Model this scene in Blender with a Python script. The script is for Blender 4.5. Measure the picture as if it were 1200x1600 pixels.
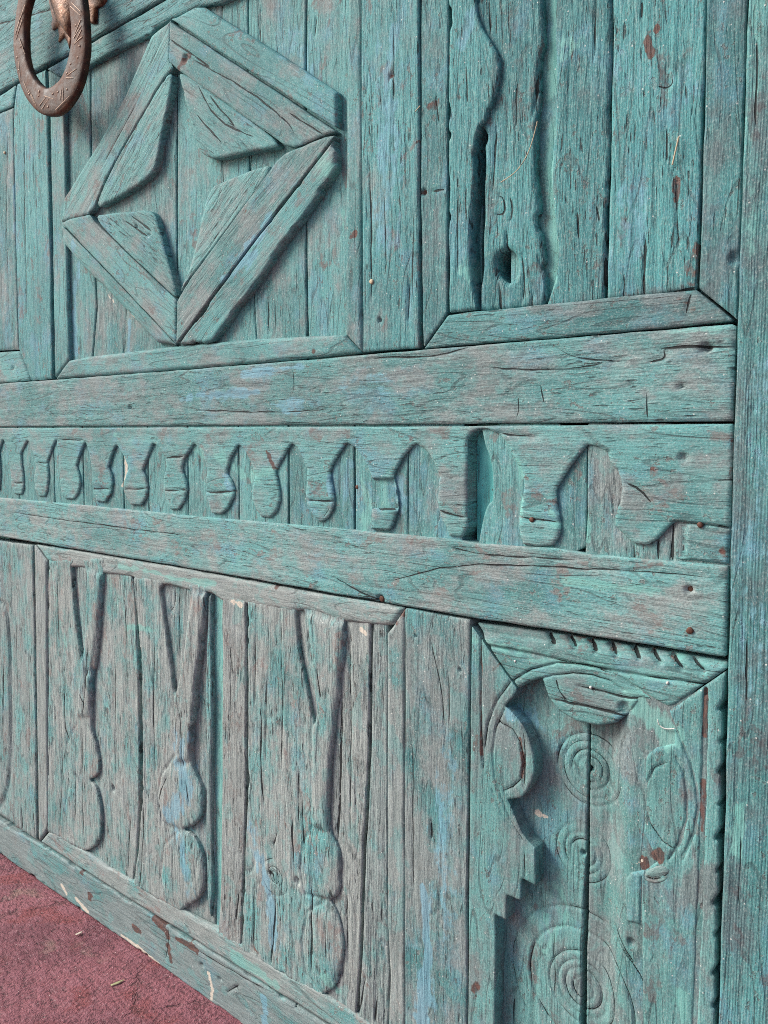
import bpy, math, random
import numpy as np
from mathutils import Matrix, Vector

for _o in list(bpy.data.objects): bpy.data.objects.remove(_o)
SC = bpy.context.scene
COL = SC.collection

# ---------------------------------------------------------------- camera
cd = bpy.data.cameras.new('camera'); cam = bpy.data.objects.new('camera', cd); COL.objects.link(cam)
cd.sensor_fit = 'VERTICAL'; cd.sensor_height = 24.0; cd.lens = 24.0*1290/1600
cd.clip_start = .02; cd.clip_end = 200
cam.matrix_world = Matrix(((0.7651063, -0.05674658, 0.64139861, 1.8),
                           (0.64389453, 0.06202746, -0.76259585, -0.78906),
                           (0.00349038, 0.99645994, 0.08399642, 0.9), (0, 0, 0, 1)))
SC.camera = cam

# ---------------------------------------------------------------- light
SUN_AZ, SUN_EL = math.radians(-54), math.radians(36)     # azimuth: 0 = straight out of the door, negative = from the left
w = bpy.data.worlds.new('World'); SC.world = w; w.use_nodes = True
wn = w.node_tree.nodes; wl = w.node_tree.links
sky = wn.new('ShaderNodeTexSky'); sky.sky_type = 'NISHITA'; sky.sun_disc = False
sdir = Vector((math.sin(SUN_AZ)*math.cos(SUN_EL), -math.cos(SUN_AZ)*math.cos(SUN_EL), math.sin(SUN_EL)))
sky.sun_elevation = SUN_EL; sky.sun_rotation = math.atan2(sdir.x, sdir.y)
sky.air_density = 1.0; sky.dust_density = 3.0
bg = wn['Background']; wl.new(sky.outputs[0], bg.inputs[0]); bg.inputs[1].default_value = 0.095
sd_ = bpy.data.lights.new('sun', 'SUN'); sun = bpy.data.objects.new('sun', sd_); COL.objects.link(sun)
sd_.energy = 2.3; sd_.angle = math.radians(24); sd_.color = (1, .965, .92)
sun.rotation_euler = (-sdir).to_track_quat('-Z', 'Y').to_euler(); sun.location = sdir*6
SC.view_settings.view_transform = 'Standard'; SC.view_settings.look = 'None'
SC.view_settings.gamma = 1; SC.view_settings.exposure = 0.76
SC.view_settings.use_curve_mapping = False
SC.render.filter_size = 1.0; SC.cycles.filter_width = 1.0
SC.cycles.use_denoising = False; SC.cycles.adaptive_threshold = .02; SC.cycles.max_bounces = 6; SC.cycles.diffuse_bounces = 3; SC.cycles.glossy_bounces = 2

# ---------------------------------------------------------------- node helper
class NT:
    def __init__(s, name):
        s.m = bpy.data.materials.new(name); s.m.use_nodes = True
        s.n = s.m.node_tree.nodes; s.l = s.m.node_tree.links
        s.b = s.n['Principled BSDF']
    def set(s, sock, v):
        if isinstance(v, bpy.types.NodeSocket): s.l.new(v, sock)
        elif isinstance(v, (tuple, list)) and len(v) == 3 and sock.type == 'RGBA': sock.default_value = (*v, 1)
        else: sock.default_value = v
    def math(s, op, a, b=None, c=None, clamp=False):
        n = s.n.new('ShaderNodeMath'); n.operation = op; n.use_clamp = clamp
        for i, v in enumerate((a, b, c)):
            if v is not None: s.set(n.inputs[i], v)
        return n.outputs[0]
    def mix(s, f, a, b, mode='MIX'):
        n = s.n.new('ShaderNodeMix'); n.data_type = 'RGBA'; n.blend_type = mode; n.clamp_factor = True
        s.set(n.inputs[0], f); s.set(n.inputs[6], a); s.set(n.inputs[7], b)
        return n.outputs[2]
    def step(s, v, lo, hi, a=0., b=1.):
        n = s.n.new('ShaderNodeMapRange'); n.interpolation_type = 'SMOOTHSTEP'
        s.set(n.inputs[0], v); s.set(n.inputs[1], lo); s.set(n.inputs[2], hi); s.set(n.inputs[3], a); s.set(n.inputs[4], b)
        return n.outputs[0]
    def vmul(s, v, k):
        n = s.n.new('ShaderNodeVectorMath'); n.operation = 'MULTIPLY'; s.set(n.inputs[0], v); n.inputs[1].default_value = k
        return n.outputs[0]
    def vadd(s, v, k):
        n = s.n.new('ShaderNodeVectorMath'); n.operation = 'ADD'; s.set(n.inputs[0], v); s.set(n.inputs[1], k)
        return n.outputs[0]
    def noise(s, v, scale=1., detail=3., rough=.55, dist=0., k=None, col=False):
        if k: v = s.vmul(v, k)
        n = s.n.new('ShaderNodeTexNoise'); s.l.new(v, n.inputs['Vector'])
        n.inputs['Scale'].default_value = scale; n.inputs['Detail'].default_value = detail
        n.inputs['Roughness'].default_value = rough; n.inputs['Distortion'].default_value = dist
        return n.outputs[1 if col else 0]
    def vor(s, v, scale, feat='F1', out='Distance', k=None):
        if k: v = s.vmul(v, k)
        n = s.n.new('ShaderNodeTexVoronoi'); n.feature = feat; s.l.new(v, n.inputs['Vector']); n.inputs['Scale'].default_value = scale
        return n.outputs[out]
    def attr(s, name):
        n = s.n.new('ShaderNodeAttribute'); n.attribute_name = name; return n
    def coords(s, rnd=True):
        t = s.n.new('ShaderNodeTexCoord'); v = t.outputs['Object']
        if rnd:
            o = s.n.new('ShaderNodeObjectInfo')
            c = s.n.new('ShaderNodeCombineXYZ')
            for i, k in enumerate((37., 53., 71.)): s.l.new(s.math('MULTIPLY', o.outputs['Random'], k), c.inputs[i])
            v = s.vadd(v, c.outputs[0])
        return v
    def bump(s, h, strength, dist, normal=None):
        n = s.n.new('ShaderNodeBump'); s.set(n.inputs['Height'], h); n.inputs['Strength'].default_value = strength
        n.inputs['Distance'].default_value = dist
        if normal is not None: s.l.new(normal, n.inputs['Normal'])
        return n.outputs[0]

# ---------------------------------------------------------------- materials
def mat_paint():
    t = NT('weathered_teal_paint_on_wood')
    v0 = t.coords()
    # let the grain wander a little
    wob = t.noise(v0, 1, 1, k=(4, 8, 8), col=True)
    wob = t.vmul(t.vadd(wob, (-.5, -.5, -.5)), (.0, .012, .012))
    v = t.vadd(v0, wob)
    A = t.attr('tone'); B = t.attr('stain')
    sa = t.n.new('ShaderNodeSeparateColor'); t.l.new(A.outputs['Color'], sa.inputs[0])
    sb = t.n.new('ShaderNodeSeparateColor'); t.l.new(B.outputs['Color'], sb.inputs[0])
    cover, green, rib = sa.outputs
    mint, blue, rust = sb.outputs
    pale = B.outputs['Alpha']
    ca = t.attr('crack'); cs = t.n.new('ShaderNodeSeparateColor'); t.l.new(ca.outputs['Color'], cs.inputs[0]); fibre = cs.outputs[2]
    oi = t.n.new('ShaderNodeObjectInfo'); rnd = oi.outputs['Random']
    g_f = t.noise(v, 1, 2, .65, k=(46, 560, 60))          # fibres
    g_m = t.noise(v, 1, 3, .7, k=(15, 240, 40))          # grain bands
    fig = t.noise(v, 1, 2, .5, k=(2.2, 17, 6))           # growth figure
    patch = t.noise(v0, 1, 5, .62, k=(13, 22, 22))
    patch2 = t.noise(v0, 1, 3, .72, k=(90, 125, 125))
    big = t.noise(v0, 1, 2, .55, k=(4.5, 6, 6))
    ringv = t.math('PINGPONG', t.math('MULTIPLY', fig, 26.), 1.)
    # ---- bare grey wood
    wl_ = A.outputs['Alpha']
    wd_ = t.mix(wl_, (.060, .098, .108), (.205, .212, .202)); wb_ = t.mix(wl_, (.142, .215, .230), (.425, .435, .412))
    wood = t.mix(t.step(g_m, .28, .66), wd_, wb_)
    wood = t.mix(t.step(ringv, .2, .9, .35, 0), wood, wb_)
    wood = t.mix(t.math('MULTIPLY', t.step(patch, .48, .62), t.step(patch2, .44, .58, 0, .80)), wood, t.mix(wl_, (.115, .090, .100), (.315, .235, .215)))
    # ---- paint
    pb = t.mix(green, (.040, .212, .228), (.096, .268, .250))
    pl = t.mix(green, (.074, .345, .358), (.185, .440, .412))
    paint = t.mix(t.step(t.math('ADD', big, t.math('MULTIPLY', t.math('SUBTRACT', rnd, .5), .22)), .35, .66), pb, pl)
    paint = t.mix(t.step(patch2, .50, .66, 0, .50), paint, (.22, .47, .44))
    paint = t.mix(t.step(t.noise(v0, 1, 3, .65, k=(14, 20, 20)), .52, .68, 0, .55), paint, (.13, .34, .44))
    # how much paint is left
    m = t.math('ADD', cover, t.math('MULTIPLY', t.math('SUBTRACT', patch, .5), 1.9))
    m = t.math('ADD', m, t.math('MULTIPLY', t.math('SUBTRACT', g_m, .5), .30))
    m = t.math('ADD', m, t.math('MULTIPLY', t.math('SUBTRACT', patch2, .5), .62))
    m = t.math('ADD', m, t.math('MULTIPLY', t.math('SUBTRACT', rnd, .5), .16))
    pm = t.step(t.math('ADD', m, .03), .22, .72, .14, .92)
    col = t.mix(pm, wood, paint)
    # fibres, growth lines and weather checks
    fk = t.math('MULTIPLY', t.math('ADD', .26, t.math('MULTIPLY', fibre, .68)), t.step(big, .30, .66, .55, 1.25))
    col = t.mix(t.math('MULTIPLY', t.step(g_f, .34, .47, .50, 0), fk), col, (.050, .072, .078))
    col = t.mix(t.math('MULTIPLY', t.step(g_f, .54, .68, 0, .26), fk), col, (.50, .60, .57))
    line = t.math('MULTIPLY', t.step(ringv, .05, .20, 1, 0), t.step(patch, .38, .56))
    col = t.mix(t.math('MULTIPLY', line, .45), col, (.050, .066, .070))
    chk = t.noise(v, 1, 1, .6, k=(42, 300, 60))
    chk = t.math('MULTIPLY', t.step(chk, .29, .36, 1, 0), t.step(patch, .40, .54))
    chk = t.math('MULTIPLY', chk, t.step(t.math('ADD', fibre, t.math('SUBTRACT', big, .5)), .15, .95, .05, 1))
    col = t.mix(t.math('MULTIPLY', chk, .88), col, (.022, .030, .033))
    # flaked-off islands
    flk = t.math('MULTIPLY', t.step(patch2, .60, .635), t.step(patch, .50, .58))
    col = t.mix(t.math('MULTIPLY', flk, .62), col, t.mix(wl_, (.10, .085, .088), (.20, .155, .145)))
    grit = t.noise(v0, 1, 2, .7, k=(420, 620, 500))
    col = t.mix(t.step(grit, .36, .47, .34, 0), col, (.055, .068, .070))
    col = t.mix(t.step(grit, .55, .66, 0, .32), col, (.52, .58, .55))
    # thick paint left in patches, with a hard flaked rim
    lay = t.noise(v0, 1, 4, .6, k=(19, 30, 30), dist=.3)
    col = t.mix(t.math('MULTIPLY', t.step(lay, .575, .61), .30), col, t.mix(green, (.10, .34, .345), (.19, .43, .395)))
    wear = t.math('MULTIPLY', t.step(lay, .36, .41, 1, 0), t.step(patch2, .38, .56))
    col = t.mix(t.math('MULTIPLY', wear, t.step(rnd, .2, .9, .15, .65)), col, t.mix(wl_, (.105, .088, .096), (.29, .225, .205)))
    col = t.mix(1., col, ca.outputs['Alpha'], 'MULTIPLY')   # painted light falloff: members towards the right are darkened in colour
    # local stains
    brk = t.math('ADD', t.math('MULTIPLY', patch2, .45), t.math('ADD', t.math('MULTIPLY', g_m, .30), t.math('MULTIPLY', patch, .25)))
    brk = t.math('MULTIPLY', t.math('SUBTRACT', brk, .5), 2.2)
    def stain(base, a, c, lo=.30, hi=.75, kk=.9):
        f_ = t.math('MULTIPLY', t.step(t.math('ADD', a, brk), lo, hi), t.step(a, .02, .30))
        return t.mix(t.math('MULTIPLY', f_, kk), base, c)
    col = stain(col, mint, t.mix(t.step(g_m, .35, .65), (.15, .43, .385), (.24, .52, .46)), kk=.60)
    col = stain(col, blue, t.mix(t.step(g_m, .35, .65), (.15, .33, .42), (.22, .46, .57)), kk=.64)
    rc = t.mix(t.step(patch2, .38, .62), (.060, .028, .026), (.150, .062, .046))
    col = stain(col, rust, rc, .50, .85, kk=.85)
    col = stain(col, pale, (.66, .60, .50), .4, .62, kk=.85)
    # checks and splits in the board
    cw = t.math('MULTIPLY', cs.outputs[1], t.math('ADD', .4, t.math('MULTIPLY', patch2, 1.2)))
    ct_ = t.math('ABSOLUTE', t.math('ADD', cs.outputs[0], t.math('MULTIPLY', t.math('SUBTRACT', g_m, .5), .06)))
    crk = t.math('MULTIPLY', t.step(t.math('SUBTRACT', ct_, cw), -.02, .035, 1, 0), t.step(cw, .004, .03))
    col = t.mix(t.math('MULTIPLY', crk, .93), col, (.012, .014, .015))
    # dust specks
    vo = t.n.new('ShaderNodeTexVoronoi'); t.l.new(v0, vo.inputs['Vector']); vo.inputs['Scale'].default_value = 230
    ss = t.n.new('ShaderNodeSeparateColor'); t.l.new(vo.outputs['Color'], ss.inputs[0])
    spk = t.math('MULTIPLY', t.step(vo.outputs['Distance'], .10, .24, 1, 0), t.step(ss.outputs[0], .955, .965))
    col = t.mix(t.math('MULTIPLY', spk, .75), col, (.70, .72, .68))
    t.set(t.b.inputs['Base Color'], col)
    t.set(t.b.inputs['Roughness'], t.math('ADD', .62, t.math('MULTIPLY', patch2, .28)))
    t.b.inputs['Specular IOR Level'].default_value = .28
    # relief
    sy = t.n.new('ShaderNodeSeparateXYZ'); t.l.new(v, sy.inputs[0])
    ridge = t.math('SINE', t.math('ADD', t.math('MULTIPLY', sy.outputs[1], 2300.), t.math('MULTIPLY', fig, 40.)))
    ridge = t.math('MULTIPLY', t.math('MULTIPLY', ridge, .10), rib)
    h = t.math('MULTIPLY', t.math('ADD', t.math('MULTIPLY', g_f, .9), t.math('MULTIPLY', g_m, .9)), t.math('ADD', .25, t.math('MULTIPLY', fibre, .9)))
    h = t.math('ADD', h, t.math('MULTIPLY', t.math('ADD', patch2, t.math('MULTIPLY', grit, .8)), .45))
    h = t.math('SUBTRACT', h, t.math('MULTIPLY', flk, .45))
    h = t.math('SUBTRACT', h, t.math('MULTIPLY', line, .35))
    h = t.math('ADD', h, ridge)
    h = t.math('SUBTRACT', h, t.math('MULTIPLY', chk, .8))
    h = t.math('SUBTRACT', h, t.math('MULTIPLY', crk, 2.2))
    t.set(t.b.inputs['Normal'], t.bump(h, 1., .0010))
    return t.m

def mat_dark():
    t = NT('dark_old_wood'); v = t.coords()
    n = t.noise(v, 1, 4, k=(10, 90, 90))
    t.set(t.b.inputs['Base Color'], t.mix(n, (.02, .016, .014), (.06, .045, .038)))
    t.b.inputs['Roughness'].default_value = .9
    return t.m
def mat_mint(name='fresh_mint_paint', c0=(.07, .28, .26), c1=(.13, .40, .36)):
    t = NT(name); v = t.coords()
    n = t.noise(v, 1, 4, k=(25, 60, 60)); g = t.noise(v, 1, 3, k=(12, 260, 260))
    c = t.mix(t.step(n, .35, .7), c0, c1)
    c = t.mix(t.step(g, .58, .70, 0, .7), c, (.07, .12, .12))
    c = t.mix(t.step(t.noise(v, 1, 3, .7, k=(160, 240, 240)), .60, .68, 0, .8), c, (.10, .09, .085))
    t.set(t.b.inputs['Base Color'], c); t.b.inputs['Roughness'].default_value = .6
    t.set(t.b.inputs['Normal'], t.bump(g, .5, .0008))
    return t.m
def mat_iron():
    t = NT('rusty_forged_iron'); v = t.coords()
    n = t.noise(v, 45, 5, .65); n2 = t.noise(v, 220, 4, .6); n3 = t.noise(v, 14, 3)
    c = t.mix(t.step(n, .35, .65), (.026, .013, .009), (.115, .052, .030))
    c = t.mix(t.step(n3, .5, .68, 0, .55), c, (.13, .058, .030))
    c = t.mix(t.step(n2, .62, .74, 0, .5), c, (.16, .11, .085))
    t.set(t.b.inputs['Base Color'], c); t.set(t.b.inputs['Metallic'], .05); t.b.inputs['Specular IOR Level'].default_value = .3
    t.set(t.b.inputs['Roughness'], t.step(n, .3, .7, .5, .75))
    t.set(t.b.inputs['Normal'], t.bump(t.math('ADD', n, t.math('MULTIPLY', n2, .6)), .7, .0012))
    return t.m
def mat_copper():
    t = NT('tarnished_copper'); v = t.coords()
    n = t.noise(v, 60, 5, .65); n2 = t.noise(v, 260, 3)
    c = t.mix(t.step(n, .35, .65), (.075, .036, .022), (.21, .11, .065))
    c = t.mix(t.step(n2, .66, .74, 0, .5), c, (.40, .30, .22))
    t.set(t.b.inputs['Base Color'], c); t.b.inputs['Metallic'].default_value = .55
    t.b.inputs['Roughness'].default_value = .45
    t.set(t.b.inputs['Normal'], t.bump(t.math('ADD', n, n2), .6, .0012))
    return t.m
def mat_plain(name, c, rough=.7, var=.3, scale=80, metal=0.):
    t = NT(name); n = t.noise(t.coords(), scale, 4)
    t.set(t.b.inputs['Base Color'], t.mix(n, tuple(x*(1-var) for x in c), tuple(min(1, x*(1+var)) for x in c)))
    t.b.inputs['Roughness'].default_value = rough; t.b.inputs['Metallic'].default_value = metal
    return t.m
def mat_floor():
    t = NT('red_oxide_concrete'); v = t.coords(False)
    n = t.noise(v, 5, 5, .6); n2 = t.noise(v, 38, 5, .68); n3 = t.noise(v, 150, 3, .75); n4 = t.noise(v, 1.7, 3)
    c = t.mix(t.step(n, .35, .65), (.155, .044, .060), (.275, .088, .106))
    c = t.mix(t.step(n2, .46, .68, 0, .6), c, (.29, .115, .140))
    c = t.mix(t.step(n2, .36, .46, .55, 0), c, (.105, .036, .045))
    c = t.mix(t.step(t.noise(v, 9, 3), .56, .66, 0, .6), c, (.225, .042, .040))
    c = t.mix(t.step(t.noise(v, 6.3, 4, .65), .62, .72, 0, .35), c, (.30, .24, .17))
    c = t.mix(t.step(n3, .55, .66, 0, .50), c, (.36, .18, .205))
    c = t.mix(t.step(n3, .36, .46, .75, 0), c, (.045, .012, .018))
    e = t.vor(v, 2.3, 'DISTANCE_TO_EDGE'); e = t.math('ADD', e, t.math('MULTIPLY', t.math('SUBTRACT', n2, .5), .05))
    cr = t.math('MULTIPLY', t.step(t.math('ABSOLUTE', e), .0, .007, 1, 0), t.step(n, .45, .6))
    c = t.mix(t.math('MULTIPLY', cr, .3), c, (.07, .03, .03))
    sp = t.vor(v, 210); spc = t.vor(v, 210, out='Color')
    ss = t.n.new('ShaderNodeSeparateColor'); t.l.new(spc, ss.inputs[0])
    k = t.math('MULTIPLY', t.step(sp, .12, .28, 1, 0), t.step(ss.outputs[0], .93, .95))
    c = t.mix(t.math('MULTIPLY', k, .7), c, (.62, .5, .47))
    t.set(t.b.inputs['Base Color'], c); t.set(t.b.inputs['Roughness'], t.step(n2, .3, .7, .55, .85))
    h = t.math('ADD', t.math('MULTIPLY', n2, 1.6), t.math('MULTIPLY', n3, 1.4)); h = t.math('SUBTRACT', h, cr)
    t.set(t.b.inputs['Normal'], t.bump(h, 1., .0034))
    return t.m
PAINT, DARK, MINT, IRON, COPPER, FLOOR = mat_paint(), mat_dark(), mat_mint(), mat_iron(), mat_copper(), mat_floor()
LIT_CYAN = mat_mint('lit_cyan_paint', (.10, .48, .47), (.20, .70, .66))  # lit copy of the mint paint: brightness put into the colour for the slot
NAIL = mat_plain('rusty_nail_iron', (.10, .045, .03), .6, .5, 300, .3)
STRAW = mat_plain('dry_straw', (.55, .45, .30), .7); LEAF = mat_plain('dry_leaf', (.40, .38, .20), .7)
CHIP = mat_plain('pale_wood_chip', (.62, .52, .42), .8); THREAD = mat_plain('white_thread', (.60, .60, .56), .7)
INLAY = mat_plain('worn_bright_metal', (.26, .18, .13), .45, .3, 200, .5)

# ---------------------------------------------------------------- noise in numpy
def _hash(ix, iy, seed):
    h = (ix.astype(np.int64)*374761393 + iy.astype(np.int64)*668265263 + seed*1442695041) & 0xffffffff
    h = ((h ^ (h >> 13))*1274126177) & 0xffffffff
    return ((h ^ (h >> 16)) & 0xffffff)/float(0xffffff)
def vnoise(x, y, seed=0):
    ix = np.floor(x); iy = np.floor(y); fx = x-ix; fy = y-iy
    fx = fx*fx*fx*(fx*(fx*6-15)+10); fy = fy*fy*fy*(fy*(fy*6-15)+10)
    a = _hash(ix, iy, seed); b = _hash(ix+1, iy, seed); c = _hash(ix, iy+1, seed); d = _hash(ix+1, iy+1, seed)
    return (a*(1-fx)+b*fx)*(1-fy)+(c*(1-fx)+d*fx)*fy
def fbm(x, y, seed=0, oc=3):
    s = 0; a = .5; t = 0
    for i in range(oc):
        s = s+a*vnoise(x*2**i+i*17.3, y*2**i+i*9.1, seed+i*31); t += a; a *= .5
    return s/t
def sstep(x, a, b):
    t = np.clip((x-a)/(b-a), 0, 1); return t*t*(3-2*t)

# ---------------------------------------------------------------- polygons in door coordinates (metres: across, height)
def D(s):
    q = [float(x)/1000 for x in s.split()]
    return [(q[i], q[i+1]) for i in range(0, len(q), 2)]
def smooth(p, n=2, closed=True):
    p = np.array(p, float)
    for _ in range(n):
        if closed: a, b = p, np.roll(p, -1, 0)
        else: a, b = p[:-1], p[1:]
        q = np.empty((2*len(a), 2)); q[0::2] = .75*a+.25*b; q[1::2] = .25*a+.75*b
        if not closed: q = np.vstack([p[:1], q, p[-1:]])
        p = q
    return p
def seg_dist(X, Y, p, closed):
    p = np.asarray(p, float); n = len(p); best = np.full(X.shape, 1e9)
    for i in range(n if closed else n-1):
        ax, ay = p[i]; bx, by = p[(i+1) % n]; dx, dy = bx-ax, by-ay; L = dx*dx+dy*dy+1e-18
        t = np.clip(((X-ax)*dx+(Y-ay)*dy)/L, 0, 1)
        best = np.minimum(best, (X-ax-t*dx)**2+(Y-ay-t*dy)**2)
    return np.sqrt(best)
def seg_signed(X, Y, p):
    n = len(p); best = np.full(X.shape, 1e9); sg = np.ones(X.shape); tt = np.zeros(X.shape)
    ln = np.hypot(*(p[1:]-p[:-1]).T); cum = np.concatenate([[0], np.cumsum(ln)]); tot = cum[-1]+1e-12
    for i in range(n-1):
        ax, ay = p[i]; bx, by = p[i+1]; dx, dy = bx-ax, by-ay; L = dx*dx+dy*dy+1e-18
        t = np.clip(((X-ax)*dx+(Y-ay)*dy)/L, 0, 1); d = np.hypot(X-ax-t*dx, Y-ay-t*dy)
        u = d < best; best = np.where(u, d, best)
        sg = np.where(u, np.where(dx*(Y-ay)-dy*(X-ax) >= 0, 1., -1.), sg); tt = np.where(u, (cum[i]+t*ln[i])/tot, tt)
    return best, sg, tt
def inside(X, Y, p):
    p = np.asarray(p, float); n = len(p); r = np.zeros(X.shape, bool)
    for i in range(n):
        ax, ay = p[i]; bx, by = p[(i+1) % n]
        if ay == by: continue
        c = ((ay > Y) != (by > Y)) & (X < (bx-ax)*(Y-ay)/(by-ay)+ax)
        r ^= c
    return r
def sdist(X, Y, p):
    return np.where(inside(X, Y, p), 1, -1)*seg_dist(X, Y, p, True)

STAINS = []          # (kind, polyline, radius, strength)
def stain(kind, pts, r, k=1.0): STAINS.append((kind, np.array(pts, float), r, k))

COUNT = [0, 0]
_seed = [11]
WORLD = {}
def link(o, parent=None, mw=None):
    COL.objects.link(o); mw = mw or Matrix.Identity(4)
    if parent is not None:
        o.parent = parent; o.matrix_parent_inverse = WORLD[parent.name].inverted()
    o.matrix_basis = mw; WORLD[o.name] = mw.copy()
    return o
def empty(name, loc, label, cat, group=None):
    o = bpy.data.objects.new(name, None); o.empty_display_size = .05
    o['label'] = label; o['category'] = cat
    if group: o['group'] = group
    return link(o, None, Matrix.Translation(loc))
def tag(o, label, cat, group=None):
    o['label'] = label; o['category'] = cat
    if group: o['group'] = group
    return o

def piece(name, parent, outline, z=0., base=-.03, grain=90., r=.003, cell=None, feats=(), cover=.5, green=.4, rib=0.,
          relief=1., warp=.0009, wav=.0006, mat=None, label=None, holes=(), tilt=None, chip=0., aspect=1.7, soft=None, pale_wood=.5, fibre=None, shade_mul=1.):
    """One carved board: outline in door coordinates, front face at height z, sides down to base; local x runs with the grain."""
    _seed[0] += 7; sd = _seed[0]
    P = np.array(outline, float); c = P.mean(0)
    if isinstance(grain, (list, np.ndarray)):
        g = np.array(grain, float); th = math.atan2(*(g[1]-g[0])[::-1])
    else: th = math.radians(grain)
    ct, st = math.cos(th), math.sin(th)
    Rm = np.array([[ct, st], [-st, ct]])
    L = (P-c)@Rm.T
    loc = lambda pts: (np.array(pts, float)-c)@Rm.T
    if cell is None:
        dist = math.hypot(1.8-c[0], .79)/.83
        cell = .00118*max(dist, .9)
    dx, dy = cell*aspect, cell
    x0, y0 = L.min(0)-2*np.array([dx, dy]); x1, y1 = L.max(0)+2*np.array([dx, dy])
    nx, ny = int((x1-x0)/dx)+1, int((y1-y0)/dy)+1
    X, Y = np.meshgrid(x0+np.arange(nx)*dx, y0+np.arange(ny)*dy, indexing='ij')
    s = sdist(X, Y, L)
    s_clean = s.copy()
    s = s+wav*2*(fbm(X*35, Y*60, sd, 2)-.5)*sstep(np.abs(s), .02, .0)
    if chip: s = s-chip*sstep(fbm(X*40, Y*60, sd+3, 2), .58, .8)
    for hp in holes: s = np.minimum(s, -sdist(X, Y, loc(hp))+.0006*(fbm(X*90, Y*90, sd+60, 2)-.5))
    Yw = Y+.007*(vnoise(X*3, Y*9, sd+5)-.5)
    h = z+warp*2*(fbm(X*4, Y*7, sd+1, 2)-.5)
    h = h+relief*.0010*(fbm(X*7, Yw*150, sd+2, 2)-.5)
    rg = np.abs(vnoise(X*4.5, Yw*85, sd+8)-.5)
    h = h-relief*.0008*sstep(rg, .03, .0)*sstep(vnoise(X*8, Y*14, sd+9), .52, .75)
    
    if rib: h = h+rib*.0003*(fbm(X*1.5, Yw*240, sd+6, 1)-.5)*2
    E = np.zeros_like(h)
    if r > 0:
        rr = r*(1+.5*(vnoise(X*25, Y*25, sd+12)-.5))
        if soft:                    # edges that face one way are worn rounder: (radius, direction across, direction up)
            sr, su, sv = soft if isinstance(soft, tuple) else (soft, -1., 0.)
            gx = np.gradient(s_clean, dx, axis=0); gy = np.gradient(s_clean, dy, axis=1)
            lf = np.clip(-(gx*ct-gy*st)*su-(gx*st+gy*ct)*sv, 0, 1)/math.hypot(su, sv); rr = rr+(sr-rr)*sstep(lf, .3, .8)
        q = np.clip((rr-s)/rr, 0, 1); drop = rr*.8*(1-np.sqrt(1-.98*q*q)); h = h-drop
        E = drop-rr*.8*(1-math.sqrt(.02))
    if tilt is not None:            # (dz per metre across, dz per metre up) in door axes about the centroid
        U = X*ct-Y*st; V = X*st+Y*ct; h = h+U*tilt[0]+V*tilt[1]
    ck = np.zeros((nx, ny, 4), np.float32); ck[..., 2] = fibre if fibre is not None else min(1., max(.15, (relief-.4)/1.1)); ck[..., 3] = shade_mul; cbest = np.full(X.shape, 1e9)
    def put(sgd, ww):
        d = np.abs(sgd); up = d < cbest; cbest[up] = d[up]
        ck[..., 0] = np.where(up, np.clip(sgd, -.008, .008)*100, ck[..., 0])
        ck[..., 1] = np.where(up, ww*100*sstep(d, .0036, .0022), ck[..., 1])
    for f in feats:
        k = f[0]
        if k == 'crack':
            _, pts, wd, dp = f; pl = loc(smooth(pts, 1, False)); pl = pl+np.stack([0*pl[:, 0], .0012*(vnoise(pl[:, 0]*90, pl[:, 1]*90, sd+40)-.5)], 1)
            d, sg, tt = seg_signed(X, Y, pl); sgd = sg*d+.0026*(fbm(X*38, Y*38, sd+41, 3)-.5); d = np.abs(sgd)
            ww = wd*(.10+.95*vnoise(X*60, Y*60, sd+20))*sstep(np.minimum(tt, 1-tt), -.02, .18)
            put(sgd, ww)
            h = h-min(dp*.35, .0014)*np.exp(-(d/.0022)**2)
        elif k == 'groove':
            _, pts, wd, dp = f; pl = loc(pts); d = seg_dist(X, Y, pl, False)
            wn_ = wd*(.8+.4*vnoise(X*90, Y*90, sd+21)); thin = wd < .0019
            h = h-dp*(.85 if thin else 1)*np.exp(-(d/np.maximum(wn_, cell*.8))**2)
            if thin: d2, sg, tt = seg_signed(X, Y, pl); put(sg*d2+.0007*(fbm(X*80, Y*80, sd+43, 2)-.5), wd*.32*np.clip(1.6*vnoise(X*50, Y*50, sd+44)-.36, 0, 1))
        elif k == 'circle':
            _, cc, rad, wd, dp = f; q = loc([cc])[0]; UU = c[0]+X*ct-Y*st; VV = c[1]+X*st+Y*ct
            wob = 1+.016*(vnoise(UU*40, VV*40, 222)-.5); brk = vnoise(UU*45, VV*45, 246+int(rad*3000))
            d = np.abs(np.hypot(X-q[0], Y-q[1])-rad*wob)
            h = h-dp*.85*np.exp(-(d/max(wd, cell*.8))**2)*(.3+.9*brk)
            put(np.hypot(X-q[0], Y-q[1])-rad*wob+.0008*(fbm(UU*90, VV*90, 245, 2)-.5), wd*.28*np.clip(1.5*brk-.40, 0, 1))
        elif k == 'recess':          # polygon, depth, blend
            _, pts, dp, bl = f; e = sdist(X, Y, loc(pts)); h = h-dp*sstep(e, -bl*.5, bl*.5)
        elif k == 'carve':           # carved edge: everything to the right of the line drops, then rises again
            _, pts, dp, fall, width, rnd = f
            pl = smooth(pts, 2, False); poly = np.vstack([pl, pl[::-1]+np.array([width, 0])])
            lp = loc(pl); d = seg_dist(X, Y, lp, False); ins = inside(X, Y, loc(poly))
            h = h-np.where(ins, dp*sstep(d, -.0005, .0016)*np.exp(-(np.maximum(d-.003, 0)/fall)**1.5), 0)
            h = h-np.where(~ins, rnd*.45*np.clip(1-d/rnd, 0, 1)**2, 0)
        elif k == 'ramp':
            _, u0, u1, dz = f; h = h+dz*sstep(c[0]+X*ct-Y*st, u0, u1)
        elif k == 'dent':
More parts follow.
